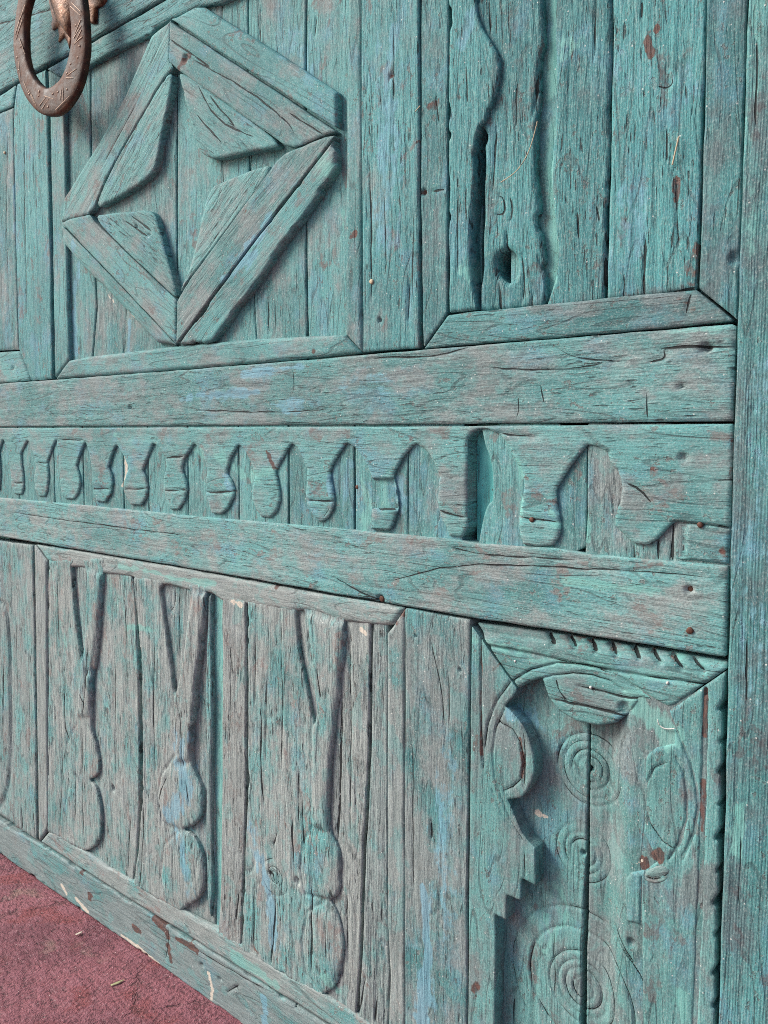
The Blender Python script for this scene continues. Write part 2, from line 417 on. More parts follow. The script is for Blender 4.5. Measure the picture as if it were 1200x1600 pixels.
            _, cc, rad, dp = f; q = loc([cc])[0]; d = np.hypot(X-q[0], Y-q[1])/rad
            h = h-dp*np.exp(-d**4)
        elif k == 'swell':           # soft swelling of a polygon
            _, pts, dz, bl = f; e = sdist(X, Y, loc(pts)); h = h+dz*np.sqrt(np.clip(e/bl, 0, 1))
    # ---- stains
    U = c[0]+X*ct-Y*st; V = c[1]+X*st+Y*ct
    tone = np.zeros((nx, ny, 4), np.float32); tone[..., 0] = cover; tone[..., 1] = green; tone[..., 2] = rib; tone[..., 3] = pale_wood
    stn = np.zeros((nx, ny, 4), np.float32)
    lo = P.min(0); hi = P.max(0)
    for kind, pl, rad, kk in STAINS:
        a = pl.min(0)-rad*1.6; b = pl.max(0)+rad*1.6
        if (a > hi).any() or (b < lo).any(): continue
        d = (seg_dist(U, V, pl, False) if len(pl) > 1 else np.hypot(U-pl[0, 0], V-pl[0, 1]))
        if len(pl) > 1 and kind in ('mint', 'blue'):   # runs and rubs fade out towards their ends
            kk = kk*.9
        rag = (fbm(U*70, V*70, 77, 3)-.5)*1.5+(fbm(X*25, Y*160, sd+50, 2)-.5)*1.4
        d = d+rad*rag*(1.0 if kind in ('mint', 'blue', 'bare', 'paint') else .8)
        val = kk*sstep(d, rad*1.35, rad*(.1 if kind in ('mint', 'blue') else .5))
        ch = {'mint': 0, 'blue': 1, 'rust': 2, 'pale': 3}.get(kind)
        if ch is not None: stn[..., ch] = np.maximum(stn[..., ch], val)
        elif kind == 'bare': tone[..., 0] -= val
        elif kind == 'paint': tone[..., 0] += val
    # ---- clip the grid to the outline (marching squares)
    n = nx*ny; S = s.ravel(); pos = s > 0
    vid = np.full(n, -1, np.int64); idx = np.nonzero(pos.ravel())[0]; vid[idx] = np.arange(len(idx))
    Xf, Yf, Hf = X.ravel(), Y.ravel(), h.ravel(); Ef = (h+E).ravel()
    T2, S2 = np.concatenate([tone.reshape(-1, 4), ck.reshape(-1, 4)], 1), stn.reshape(-1, 4)
    verts = [np.stack([Xf[idx], Yf[idx], Hf[idx]], 1)]; tn = [T2[idx]]; sn = [S2[idx]]
    p00, p10, p11, p01 = pos[:-1, :-1], pos[1:, :-1], pos[1:, 1:], pos[:-1, 1:]
    tot = p00.astype(int)+p10+p11+p01
    I, J = np.nonzero(tot == 4)
    gid = lambda i, j: i*ny+j
    quads = np.stack([vid[gid(I, J)], vid[gid(I+1, J)], vid[gid(I+1, J+1)], vid[gid(I, J+1)]], 1)
    ev = {}; exv = []; ext = []; exs = []; polys = []; bed = []
    nb = len(idx)
    def cut(a, b):
        k = (a, b) if a < b else (b, a)
        if k not in ev:
            t = S[a]/(S[a]-S[b]); ev[k] = nb+len(exv)
            hh = Ef[a]+(Ef[b]-Ef[a])*t
            exv.append((Xf[a]+(Xf[b]-Xf[a])*t, Yf[a]+(Yf[b]-Yf[a])*t, hh))
            q = a if S[a] > 0 else b
            ext.append(T2[q]); exs.append(S2[q])
        return ev[k]
    I, J = np.nonzero((tot > 0) & (tot < 4))
    for i, j in zip(I.tolist(), J.tolist()):
        q = (i*ny+j, (i+1)*ny+j, (i+1)*ny+j+1, i*ny+j+1)
        sg = [S[a] > 0 for a in q]
        if sum(sg) == 2 and sg[0] == sg[2]:
            loops = []
            for a in range(4):
                if sg[a]: loops.append([cut(q[a], q[a-1]), vid[q[a]], cut(q[a], q[(a+1) % 4])]); bed.append((loops[-1][2], loops[-1][0]))
            polys += loops; continue
        lp = []; cs = []
        for a in range(4):
            b = (a+1) % 4
            if sg[a]: lp.append(vid[q[a]])
            if sg[a] != sg[b]:
                e = cut(q[a], q[b]); cs.append((e, sg[a])); lp.append(e)
        polys.append(lp)
        if len(cs) == 2:
            o_, i_ = (cs[0][0], cs[1][0]) if cs[0][1] else (cs[1][0], cs[0][0])
            bed.append((o_, i_))
    if exv:
        verts.append(np.array(exv)); tn.append(np.array(ext)); sn.append(np.array(exs))
    V3 = np.concatenate(verts); tn = np.concatenate(tn); sn = np.concatenate(sn)
    # skirt with its own vertices (sharp arris): three rings so that the sides take some relief
    ring = {}; rv = []; rq = []
    def rid(k):
        if k not in ring:
            ring[k] = len(rv)
            x, y, zz = V3[k]
            rv.append((k, x, y, zz)); rv.append((k, x, y, base))
        return ring[k]
    n0 = len(V3)
    for a, b in bed:
        ra, rb = rid(a), rid(b); rq.append((n0+ra, n0+ra+1, n0+rb+1, n0+rb))
    if rv:
        rk = np.array([q[0] for q in rv]); V3 = np.concatenate([V3, np.array([q[1:] for q in rv])]); tn = np.concatenate([tn, tn[rk]]); sn = np.concatenate([sn, sn[rk]])
    me = bpy.data.meshes.new(name)
    loops = [quads.ravel()]; sizes = [np.full(len(quads), 4)]
    if polys: loops.append(np.array([v for lp in polys for v in lp])); sizes.append(np.array([len(lp) for lp in polys]))
    if rq: loops.append(np.array(rq).ravel()); sizes.append(np.full(len(rq), 4))
    loops = np.concatenate(loops).astype(np.int32); sizes = np.concatenate(sizes).astype(np.int32)
    starts = np.concatenate([[0], np.cumsum(sizes)[:-1]]).astype(np.int32)
    me.vertices.add(len(V3)); me.vertices.foreach_set('co', V3.astype(np.float32).ravel())
    me.loops.add(len(loops)); me.loops.foreach_set('vertex_index', loops)
    me.polygons.add(len(sizes)); me.polygons.foreach_set('loop_start', starts); me.polygons.foreach_set('loop_total', sizes)
    me.polygons.foreach_set('use_smooth', np.ones(len(sizes), bool))
    me.update(calc_edges=True)
    for nm, ar in (('tone', tn[:, :4]), ('stain', sn), ('crack', tn[:, 4:])):
        at = me.attributes.new(nm, 'FLOAT_COLOR', 'POINT'); at.data.foreach_set('color', np.ascontiguousarray(ar, np.float32).ravel())
    me.materials.append(mat or PAINT)
    COUNT[0] += int((sizes-2).sum()); COUNT[1] += 1
    o = bpy.data.objects.new(name, me)
    if label: o['label'] = label
    mw = Matrix(((ct, -st, 0, c[0]), (0, 0, -1, 0), (st, ct, 0, c[1]), (0, 0, 0, 1)))
    return link(o, parent, mw)

def mesh_obj(name, verts, faces, mat, parent=None, mw=None, smooth_=True):
    me = bpy.data.meshes.new(name); me.from_pydata([tuple(v) for v in verts], [], faces)
    if smooth_: me.polygons.foreach_set('use_smooth', [True]*len(me.polygons))
    me.materials.append(mat); me.update()
    COUNT[0] += sum(len(f)-2 for f in faces); COUNT[1] += 1
    return link(bpy.data.objects.new(name, me), parent, mw)
def tube(name, pts, rad, mat, parent=None, n=6, taper=None):
    pts = [Vector(p) for p in pts]; V = []; F = []
    for i, p in enumerate(pts):
        d = (pts[min(i+1, len(pts)-1)]-pts[max(i-1, 0)]).normalized()
        a = d.orthogonal().normalized(); b = d.cross(a)
        rr = rad*(taper[i] if taper else 1)
        for k in range(n):
            t = 2*math.pi*k/n; V.append(p+rr*(a*math.cos(t)+b*math.sin(t)))
    for i in range(len(pts)-1):
        for k in range(n): F.append((i*n+k, i*n+(k+1) % n, (i+1)*n+(k+1) % n, (i+1)*n+k))
    F.append(tuple(range(n))[::-1]); F.append(tuple((len(pts)-1)*n+k for k in range(n)))
    return mesh_obj(name, V, F, mat, parent)
def nail(name, parent, p, z, r=.003, mat=None):
    """domed nail head in the board, slightly irregular"""
    V = []; F = []; rng = random.Random(int(p[0]*1e4)); m = 9
    for q, (rf, zf) in enumerate(((1., -.002), (1., .0003), (.72, .0008), (.3, .0010))):
        for k in range(m):
            t = 2*math.pi*k/m; j = 1+rng.uniform(-.12, .12)
            V.append((p[0]+r*rf*j*math.cos(t), -(z+zf), p[1]+r*rf*j*math.sin(t)))
    for q in range(3):
        for k in range(m): F.append((q*m+k, q*m+(k+1) % m, (q+1)*m+(k+1) % m, (q+1)*m+k))
    F.append(tuple(3*m+k for k in range(m)))
    return mesh_obj(name, V, F, mat or NAIL, parent)

# ================================================================ STAINS (paint history, rust, bare wood)
def S(kind, pts, r, k=1.): stain(kind, pts, r*.001, k)
S('mint', D("535.2 684.2 630.3 685.1 691.9 679.1 797.9 682.8"), 5.5); S('mint', D("550.5 577.2 589.5 585.3 635.9 585.7"), 5.5)
S('mint', D("534.9 910.7"), 14, .8); S('mint', D("802.2 879.2 824.7 875.7 860.7 849.1 888.9 849.9 936.5 860.3"), 9, .85); S('mint', D("747.7 890.3 771.2 878.8"), 8, .8)
S('mint', D("1386.1 755.5 1443.8 755.2 1496.9 756.9"), 6, .85); S('mint', D("1505.1 699.0 1511.7 690.6"), 6); S('mint', D("1409.4 855.3 1411.6 798.7"), 3)
S('mint', D("1374.9 402.6 1387.1 388.7 1387.7 363.0 1372.3 341.9 1363.0 319.1"), 4.5); S('mint', D("1363.7 364.7 1366.6 343.3"), 4); S('mint', D("1524.4 350.9 1529.0 329.4"), 7)
S('mint', D("1474.6 634.8 1494.8 622.8 1504.9 608.9"), 16, 1.); S('mint', D("824.9 100.6 885.1 95.2 928.0 93.8"), 12, .9); S('mint', D("1034.0 150.8 1046.3 137.4"), 10, .9)
S('mint', D("1031.9 1258.4 1048.9 1246.9"), 14, .9); S('mint', D("1491.9 1005.5 1536.8 1004.8"), 8, .6); S('mint', D("1253.6 1096.4 1262.4 1088.2"), 8, .9); S('mint', D("1372.7 1310.9 1387.3 1300.3 1373.1 1295.1"), 10, .7)
S('mint', D("1273.0 671.7 1324.6 668.9 1403.2 668.2 1473.5 670.8 1499.7 670.5"), 7, .75); S('mint', D("1506.3 467.7 1515.6 384.1"), 9, .5); S('mint', D("1093.2 855.9 1106.4 819.6 1098.8 786.2"), 7, .8)
S('mint', D("1130.9 853.0 1136.3 821.1"), 10, .8); S('mint', D("1431.5 696.8"), 5); S('mint', D("1370.7 826.4 1375.6 813.0"), 7); S('mint', D("1328.7 880.4 1332.3 824.2"), 5, .9)
S('mint', D("291.2 653.6 343.6 524.1"), 14, .55); S('mint', D("493.5 657.2 559.6 558.4"), 18, .55); S('mint', D("1559.4 1287.5 1563.6 1150.7 1564.7 1039.2"), 10, .5); S('mint', D("1576.3 564.4 1572.3 516.3"), 7, .9)
S('mint', D("932.2 476.4 933.4 332.7"), 4, .5); S('mint', D("1220.9 1208.5 1193.6 1170.3"), 10, .5); S('mint', D("914.1 1192.5 927.4 1203.3"), 7, .8); S('mint', D("1057.8 1193.7 1056.6 1162.0"), 3, 1.)
S('blue', D("725.5 969.6 811.7 969.7 897.6 971.3"), 9, .9); S('blue', D("870.2 994.2 938.1 999.8 988.8 1002.2"), 9, .8); S('blue', D("937.5 945.1 988.5 952.5"), 14, .7); S('blue', D("1071.0 974.8 1135.6 979.9"), 18, .55)
S('blue', D("880.1 1175.8 907.3 1183.1 930.0 1202.8"), 9, 1.); S('blue', D("873.0 1163.5 900.3 1159.7 829.8 1133.0"), 9, .8); S('blue', D("204.4 1388.5 203.6 1268.6"), 7, .95); S('blue', D("413.0 1249.6 393.9 1140.1 396.0 1058.2"), 9, .85)
S('blue', D("568.0 1101.6 563.8 1044.0"), 5, .8); S('blue', D("709.9 413.0 716.4 339.7 679.8 274.5"), 24, .8); S('blue', D("696.6 246.7 728.6 159.2"), 18, .6)
S('blue', D("894.9 280.8 915.5 228.5 926.3 193.0 923.0 151.8"), 13, 1.); S('blue', D("873.9 323.9 887.8 288.4"), 16, .6); S('blue', D("1203.3 343.6 1210.0 270.8 1204.9 170.9"), 13, 1.)
S('blue', D("1212.7 204.4 1202.9 165.6"), 14, 1.); S('blue', D("1238.3 525.2 1230.2 402.4 1241.0 308.3"), 20, .6); S('blue', D("902.0 61.8 905.8 22.7"), 8, 1.); S('blue', D("827.2 852.9 835.7 834.1"), 8, .9)
S('blue', D("1042.1 854.4 1044.4 816.4"), 6, .9); S('blue', D("1076.6 872.0 1059.5 808.7"), 8, .6); S('blue', D("1143.7 1379.1 1139.3 1277.2 1134.8 1142.4"), 22, .62); S('blue', D("1258.2 1372.0 1252.6 1346.6"), 12, .7)
S('blue', D("1449.3 1144.5 1444.5 1084.0"), 20, .55); S('blue', D("1156.8 846.0 1162.1 814.6"), 12, .7); S('blue', D("1003.4 1377.1 967.7 1431.5"), 25, .5); S('blue', D("1575.2 953.4 1583.9 661.1"), 26, .45)
S('blue', D("1326.0 595.7 1350.9 582.9"), 10, .7); S('blue', D("1501.7 1252.6 1508.6 1225.2"), 16, .5); S('blue', D("1422.6 1265.8 1481.2 1238.2"), 22, .4)
S('rust', D("736.0 1458.3 747.1 1463.4 759.7 1468.1"), 6.5); S('rust', D("1468.3 1291.1"), 5.5); S('rust', D("1463.0 1282.8 1464.6 1270.7"), 5.5); S('rust', D("1145.9 1336.0"), 5, .9); S('rust', D("1194.3 1192.0"), 6)
S('rust', D("1184.3 1250.7"), 4.5, .9); S('rust', D("1203.6 1287.1 1215.5 1287.6"), 7, .75); S('rust', D("1494.5 1148.9 1494.5 1130.2"), 4.5, .9); S('rust', D("1010.8 1021.1"), 5.5); S('rust', D("1550.0 801.9"), 7, .8)
S('rust', D("1277.6 243.9 1283.9 253.2"), 6, .9); S('rust', D("1497.9 486.8"), 6.5); S('rust', D("1482.2 476.1 1483.0 471.7"), 4.5); S('rust', D("382.6 79.5"), 7); S('rust', D("410.4 41.2"), 10)
S('rust', D("618.5 74.4 648.3 72.3 659.0 62.9"), 7); S('rust', D("555.0 37.6 574.8 37.1"), 6, .9); S('rust', D("682.5 65.6 726.3 70.2 739.9 68.2"), 6, .95); S('rust', D("660.2 42.8 665.0 22.0"), 7)
S('rust', D("918.2 887.0 933.9 864.7"), 4.5); S('rust', D("1511.5 602.1 1530.2 604.1 1556.2 604.3"), 5, .5); S('rust', D("1537.8 665.2 1538.8 620.2"), 3, .9); S('rust', D("1539.2 575.9 1540.4 525.0"), 3, .8)
S('rust', D("1554.4 901.9 1555.2 848.8"), 2.5, .7); S('rust', D("1556.9 741.1 1557.2 701.6"), 2.5, .6); S('rust', D("934.7 694.7"), 5); S('rust', D("1168.0 691.3 1157.9 673.7"), 5, .8); S('rust', D("620.2 1403.2 582.8 1371.8 534.2 1341.0"), 5, .55)
S('rust', D("1499.8 1043.7 1509.5 1027.9"), 7, .6); S('rust', D("1513.4 1086.1 1511.7 1051.2"), 5, .7); S('rust', D("1344.9 870.3 1337.2 859.6"), 5, .5); S('rust', D("1079.9 1158.4 1084.2 1161.7"), 4, .9)
S('rust', D("1283.7 665.9 1285.2 628.5"), 2.5, .7); S('rust', D("1282.8 612.8 1285.8 537.2"), 2.5, .8); S('rust', D("1316.6 655.1 1299.8 642.4"), 4, .6); S('rust', D("1336.5 568.5 1342.0 540.4 1339.1 524.7"), 2.5, .8)
S('rust', D("731.9 1081.9"), 5, .9); S('rust', D("880.9 1224.1"), 5, .8); S('rust', D("549.3 1245.0"), 6, .6); S('rust', D("821.1 1418.0"), 5, .6); S('rust', D("862.5 1359.2"), 4, .7)
S('rust', D("889.5 1339.7"), 4, .7); S('rust', D("878.3 133.3 888.4 127.3"), 5, .8); S('rust', D("1480.3 873.6 1473.2 851.3 1457.9 857.1"), 4, .45); S('rust', D("1560.6 1045.4 1569.8 878.7"), 4, .4)
S('rust', D("1094.0 186.4 1117.0 151.5"), 8, .55); S('rust', D("1419.4 1260.6 1425.1 1295.3"), 8, .3); S('rust', D("1228.1 825.9 1248.1 841.9"), 9, .4); S('rust', D("1279.2 558.6 1276.8 542.6"), 4, .7)
S('pale', D("305.7 24.8 324.7 14.6"), 4.5); S('pale', D("517.0 5.4 567.6 4.4 631.1 0.6"), 3.4); S('pale', D("358.3 16.7 399.6 6.6"), 4); S('pale', D("767.7 43.9 778.6 21.5 775.0 3.5"), 4, .8)
S('pale', D("558.7 872.8 559.3 840.2 546.9 823.5"), 4, .75); S('pale', D("505.9 1150.3 521.2 1138.0"), 3, .7); S('pale', D("576.1 1114.5 596.1 1102.2"), 2.5, .9)
S('pale', D("857.4 658.8 835.4 660.8"), 5, .75); S('pale', D("1480.9 475.7 1474.3 468.7"), 1.5, .6); S('pale', D("1346.6 480.0 1359.6 478.8"), 4, .7); S('pale', D("1095.7 656.2 1102.4 653.0"), 3, .8)
S('bare', D("1440.8 862.9 1468.4 838.4 1493.6 858.4"), 18, .25); S('bare', D("1224.9 863.6 1252.9 827.2"), 16, .3); S('bare', D("739.2 566.2 664.6 358.2 622.8 200.2"), 30, .2); S('bare', D("1537.9 472.4 1519.7 452.6 1500.5 445.5"), 18, .35)
S('bare', D("1510.1 548.3 1504.8 513.8"), 20, .3); S('bare', D("1404.1 630.2 1433.3 629.4"), 20, .25); S('bare', D("1458.9 594.5 1449.1 571.7"), 20, .3); S('bare', D("1341.1 1051.5 1393.8 1039.5 1462.1 1044.9 1493.8 1041.4"), 12, .3)
S('paint', D("1358.6 1289.8 1363.1 1095.3"), 7, .6); S('paint', D("1023.8 720.0 1093.4 702.3"), 20, .15)

S('mint', D("1352.9 1478.8 1355.8 1315.9 1356.4 1226.5 1355.6 1162.0 1361.6 1095.6 1363.7 1069.0"), 8, 1.); S('mint', D("798.9 656.2 797.0 495.2 792.5 288.1 788.1 160.0"), 7, .9)
# ================================================================ GROUND
def floor():
    n = 90; V = []; F = []
    xs = np.concatenate([np.linspace(-40, -1.2, 12), np.linspace(-1.1, 4, 110), np.linspace(4.3, 42, 12)])
    ys = np.concatenate([np.linspace(-40, -2.1, 12), np.linspace(-2, .12, 70)])
    for x in xs:
        for y in ys:
            z = .004*(float(fbm(np.array(x*3.), np.array(y*3.), 5, 3))-.5) if abs(x) < 5 and y > -3 else 0
            V.append((x, y, z-.002))
    m = len(ys)
    for i in range(len(xs)-1):
        for j in range(m-1): F.append((i*m+j, (i+1)*m+j, (i+1)*m+j+1, i*m+j+1))
    o = mesh_obj('floor', V, F, FLOOR); o['kind'] = 'structure'; o['label'] = 'rough dark red painted concrete floor'
floor()

# ================================================================ DOOR
door = empty('carved_door', (.9, 0, 0), 'weathered teal carved wooden door with diamond panel and tooth frieze', 'door')

door['kind'] = 'thing'
def backing(name, u0, u1, v0, v1, z, parent, mat, th=.012):
    V = [(u, -zz, v) for zz in (z, z-th) for u, v in ((u0, v0), (u1, v0), (u1, v1), (u0, v1))]
    F = [(0, 1, 2, 3), (7, 6, 5, 4), (0, 4, 5, 1), (1, 5, 6, 2), (2, 6, 7, 3), (3, 7, 4, 0)]
    return mesh_obj(name, V, F, mat, parent, smooth_=False)
backing('back_board', -.9, 1.66, .004, 2.35, -.060, door, DARK, .02)

# ---- rails
piece('rail', door, D("-1287.6 1027.1 -121.4 1018.2 244.8 1014.6 750.8 1010.7 1098.5 1009.6 1318.1 1009.3 1553.2 1008.6 1554.2 920.6 1135.8 922.4 114.2 929.4 -1304.4 938.0"), 0, grain=0, cover=.52, green=.5, shade_mul=0.97,
      relief=1.1, r=.0025, feats=[('crack', D("1109.2 1005.0 1185.5 1001.8 1223.3 1001.6 1267.9 1008.7"), .0009, .004), ('crack', D("1365.2 1003.8 1387.8 990.4 1420.1 983.8 1447.5 980.3"), .0009, .004),
      ('crack', D("1473.8 979.3 1489.5 981.5 1486.8 988.9"), .001, .004), ('crack', D("1482.9 991.6 1519.7 990.3 1553.9 988.4"), .0017, .010), ('dent', D("1527.5 988.5")[0], .005, .008),
      ('crack', D("1285.5 983.4 1365.8 975.7 1437.4 980.9"), .0008, .0018), ('dent', D("1505.9 954.0")[0], .0025, .006), ('dent', D("581.1 956.3")[0], .003, .005), ('dent', D("1024.9 966.6")[0], .002, .004),
      ('crack', D("1327.4 950.1 1329.2 936.2 1326.2 925.8"), .0008, .002), ('crack', D("1471.4 951.6 1473.6 923.6"), .0008, .002), ('crack', D("733.1 949.7 924.2 940.9 1048.2 942.5"), .0008, .0016),
      ('crack', D("971.4 1000.6 976.2 978.8 969.8 961.7"), .0007, .0016), ('crack', D("1354.6 962.8 1358.9 942.3"), .0007, .0015)],
      label='broad weathered cross rail above the tooth frieze')
piece('rail', door, D("-1325.6 825.3 -143.5 786.5 103.1 784.0 468.3 785.3 744.9 784.8 961.9 786.2 1076.5 787.1 1136.5 786.5 1235.1 786.9 1275.7 784.9 1330.6 785.8 1373.9 788.1 1414.8 784.9 1470.0 785.4 1554.7 786.1 1556.1 700.1 1402.4 699.1 1268.2 697.4 1136.9 697.8 893.7 700.8 565.3 701.6 236.9 702.6 -1348.1 706.5"),
      0, grain=0, cover=.42, green=.5, relief=1.1, r=.003, pale_wood=.7, feats=[('crack', D("1136.7 723.9 1253.8 759.8 1370.6 767.7 1470.4 772.5 1555.7 774.2"), .0009, .0018), ('crack', D("1047.7 722.5 1093.4 706.5 1136.9 698.6"), .0008, .002),
      ('crack', D("999.2 692.5 1093.4 700.6 1147.4 695.9"), .0008, .003), ('dent', D("1519.9 760.3")[0], .0035, .006), ('crack', D("1235.2 777.0 1289.0 772.0 1400.4 777.5"), .0009, .0018),
      ('dent', D("1130.5 701.9")[0], .005, .006), ('crack', D("156.5 757.3 466.7 752.1 744.1 752.6"), .0008, .0014)], label='grey weathered cross rail below the tooth frieze')
piece('bottom_rail', door, D("-1467.5 72.8 49.2 77.2 217.4 80.2 434.7 80.2 726.6 81.4 1021.1 81.0 1335.9 81.8 1573.6 81.6 1574.1 -17.4 1337.6 -11.2 839.9 -6.9 634.8 -1.3 43.4 0.0 -1479.6 8.8"),
      0, grain=0, cover=.30, green=.35, relief=.5, r=.004, chip=.004, pale_wood=.45, feats=[('crack', D("659.4 76.8 658.3 42.1 650.2 15.7"), .001, .004), ('crack', D("726.3 70.2 792.7 70.9 913.7 77.3"), .001, .003),
      ('groove', D("836.3 49.6 876.7 24.2 912.8 5.6"), .0018, .003), ('dent', D("751.2 49.9")[0], .004, .004), ('dent', D("797.0 45.9")[0], .003, .004), ('groove', D("815.7 32.9 842.5 55.6"), .0016, .003)])
piece('rail', door, D("-1181.7 1588.8 -6.6 1572.5 163.1 1570.6 298.5 1572.7 413.2 1569.0 495.8 1569.0 686.1 1570.5 956.8 1571.8 909.0 1767.4 -1055.6 2258.0"), .003, grain=0, cover=.72, green=.1, relief=1.3, r=.004,
      feats=[('crack', D("64.5 1712.8 247.7 1680.1 352.5 1660.5 428.3 1650.1"), .002, .006)])

# ---- stiles
piece('stile', door, D("1097.1 1882.5 1182.9 1831.3 1186.0 1437.0 1189.3 1012.5 1100.6 1013.9 1097.5 1286.9 1097.2 1467.5"), 0, grain=90, cover=.62, green=.12, relief=1.3, r=.0025, shade_mul=0.93,
      feats=[('crack', D("1110.7 1245.8 1113.0 1176.5 1114.3 1075.4"), .0012, .003), ('crack', D("1175.1 1091.6 1172.5 1046.6"), .001, .004), ('crack', D("1150.4 1420.5 1149.1 1304.4"), .0009, .0018), ('dent', D("1128.0 1050.7")[0], .003, .005),
             ('dent', D("1145.9 1336.0")[0], .004, .003), ('crack', D("1180.2 1172.6 1180.1 1068.5"), .0009, .002), ('crack', D("1134.6 1203.2 1138.0 1111.3"), .0009, .0018)])
piece('stile', door, D("230.0 1569.5 335.4 1567.0 337.4 1486.5 333.8 1238.4 325.1 1015.8 247.4 1016.3 203.1 1078.3 204.5 1207.9 207.4 1340.2 209.1 1435.1 214.6 1530.4"), -.0005, grain=90, cover=.66, green=.15, relief=1.2, r=.0025,
      feats=[('crack', D("253.9 1483.7 243.6 1369.3 241.5 1227.4 237.5 1131.7"), .0012, .003), ('crack', D("284.5 1430.8 280.2 1327.6"), .0009, .002)])
piece('stile', door, D("1171.1 695.0 1266.9 694.2 1267.9 594.5 1268.5 359.4 1271.1 115.8 1175.3 108.5 1172.6 408.5"), 0, grain=90, cover=.42, green=.25, relief=1.2, r=.0025, pale_wood=.6, shade_mul=0.93,
      feats=[('crack', D("1214.3 434.0 1214.5 413.6"), .0022, .006), ('crack', D("1237.1 627.1 1239.7 565.0"), .0009, .002), ('crack', D("1210.0 661.7 1227.9 601.8 1233.3 547.7"), .0008, .0018), ('dent', D("1253.7 632.5")[0], .002, .005),
             ('dent', D("1187.4 662.9")[0], .002, .004), ('crack', D("1184.4 536.2 1187.1 329.3"), .0009, .0016)])
piece('stile', door, D("143.7 693.8 233.9 696.0 229.2 505.9 210.0 87.3 116.8 86.7 127.5 354.1"), 0, grain=90, cover=.24, green=.5, relief=1.4, r=.0025, pale_wood=.7,
      feats=[('crack', D("148.3 136.8 150.8 91.7"), .004, .008), ('crack', D("200.2 141.3 204.7 88.3"), .002, .006), ('crack', D("155.1 547.3 150.0 358.9"), .0012, .003), ('crack', D("201.1 435.8 193.0 234.0"), .0012, .003)])

# ================================================================ diamond panel
dp = backing('diamond_panel', .12, .93, 1.012, 2.2, -.030, door, MINT, .02); dp['label'] = 'panel with a raised diamond of doubled strips'
FZ = -.011
kw = dict(z=FZ, base=-.031, grain=90, shade_mul=0.93, cover=.56, green=.35, r=.002, relief=1.0)
piece('panel_board', dp, D("370.3 1743.1 477.7 1705.2 464.9 1527.5 460.5 1395.9 464.8 1187.1 466.4 1134.2 449.9 1051.1 439.0 1002.1 327.6 1006.8"), **kw)
piece('panel_board', dp, D("481.7 1703.9 711.3 1623.0 708.6 1475.2 699.8 1120.6 696.1 991.2 443.3 1001.9 454.1 1050.8 470.5 1133.8 468.9 1186.6 464.6 1395.0 469.0 1526.4"), **kw,
      feats=[('crack', D("560.6 1156.3 555.7 1082.7 548.4 1044.8"), .0009, .004), ('dent', D("682.6 1162.1")[0], .002, .003)])
piece('panel_board', dp, D("715.2 1621.6 874.8 1565.3 874.7 1471.7 871.3 1342.8 880.2 1115.1 886.1 1049.6 885.2 983.2 700.3 991.1 703.1 1120.2"), **kw,
      feats=[('crack', D("820.2 1549.7 819.2 1497.4"), .0012, .006), ('crack', D("815.6 1319.7 816.1 1274.1"), .0012, .005), ('crack', D("814.1 1099.2 813.3 1061.8"), .001, .003), ('dent', D("723.4 1199.7")[0], .002, .003)])
piece('panel_board', dp, D("878.2 1564.1 990.7 1524.5 990.4 1476.8 987.5 1389.1 987.5 1195.6 989.0 1047.5 988.5 978.9 888.0 983.1 888.2 1049.4 882.3 1114.8 874.0 1342.1"), **kw,
      feats=[('crack', D("901.8 1493.1 899.9 1451.4"), .001, .004), ('crack', D("911.2 1098.3 914.7 1053.6"), .001, .003), ('crack', D("927.2 1103.6 927.9 1050.7"), .0009, .002), ('crack', D("878.9 1306.1 877.2 1280.1"), .0012, .005)])
piece('panel_board', dp, D("993.1 1523.6 1078.4 1493.6 1078.8 975.0 991.0 978.8 992.0 1047.3 989.9 1195.2 990.5 1388.3"), **kw, feats=[('crack', D("1008.0 1447.3 1005.5 1428.2"), .001, .004)])
# surrounding moulding
mk = dict(base=-.031, cover=.55, green=.35, relief=.6, shade_mul=0.95)
piece('frame_moulding', dp, D("338.8 1566.0 396.0 1533.0 390.5 1473.7 390.5 1397.0 387.2 1298.1 384.3 1047.5 332.2 1016.6 338.4 1237.8 341.9 1485.4"), -.003, grain=90, r=.004, **mk)
piece('frame_moulding', dp, D("334.5 1015.3 385.4 1046.3 439.0 1048.7 713.0 1049.2 898.7 1045.7 1066.5 1038.1 1096.3 1012.6 750.9 1012.1"), -.002, grain=0, r=.006, **mk, feats=[('crack', D("970.5 1041.9 989.1 1042.2 998.9 1047.3"), .0009, .003)])
piece('frame_moulding', dp, D("1067.7 1038.4 1096.9 1012.9 1095.9 1287.3 1094.0 1884.3 1072.5 1897.1 1072.3 1445.9 1068.9 1215.4"), -.002, grain=90, r=.006, **mk)
piece('frame_moulding', dp, D("340.0 1566.3 413.1 1566.9 495.7 1567.5 689.4 1568.6 944.4 1571.6 980.6 1523.4 830.5 1521.9 779.6 1533.1 714.4 1535.6 670.0 1536.3 663.0 1529.9 616.3 1532.3 574.7 1533.7 482.0 1532.8 400.3 1531.8"), 0., grain=D("482.0 1532.8 830.5 1524.5"), r=.005, base=-.031, cover=.68, green=.15, relief=1.2)
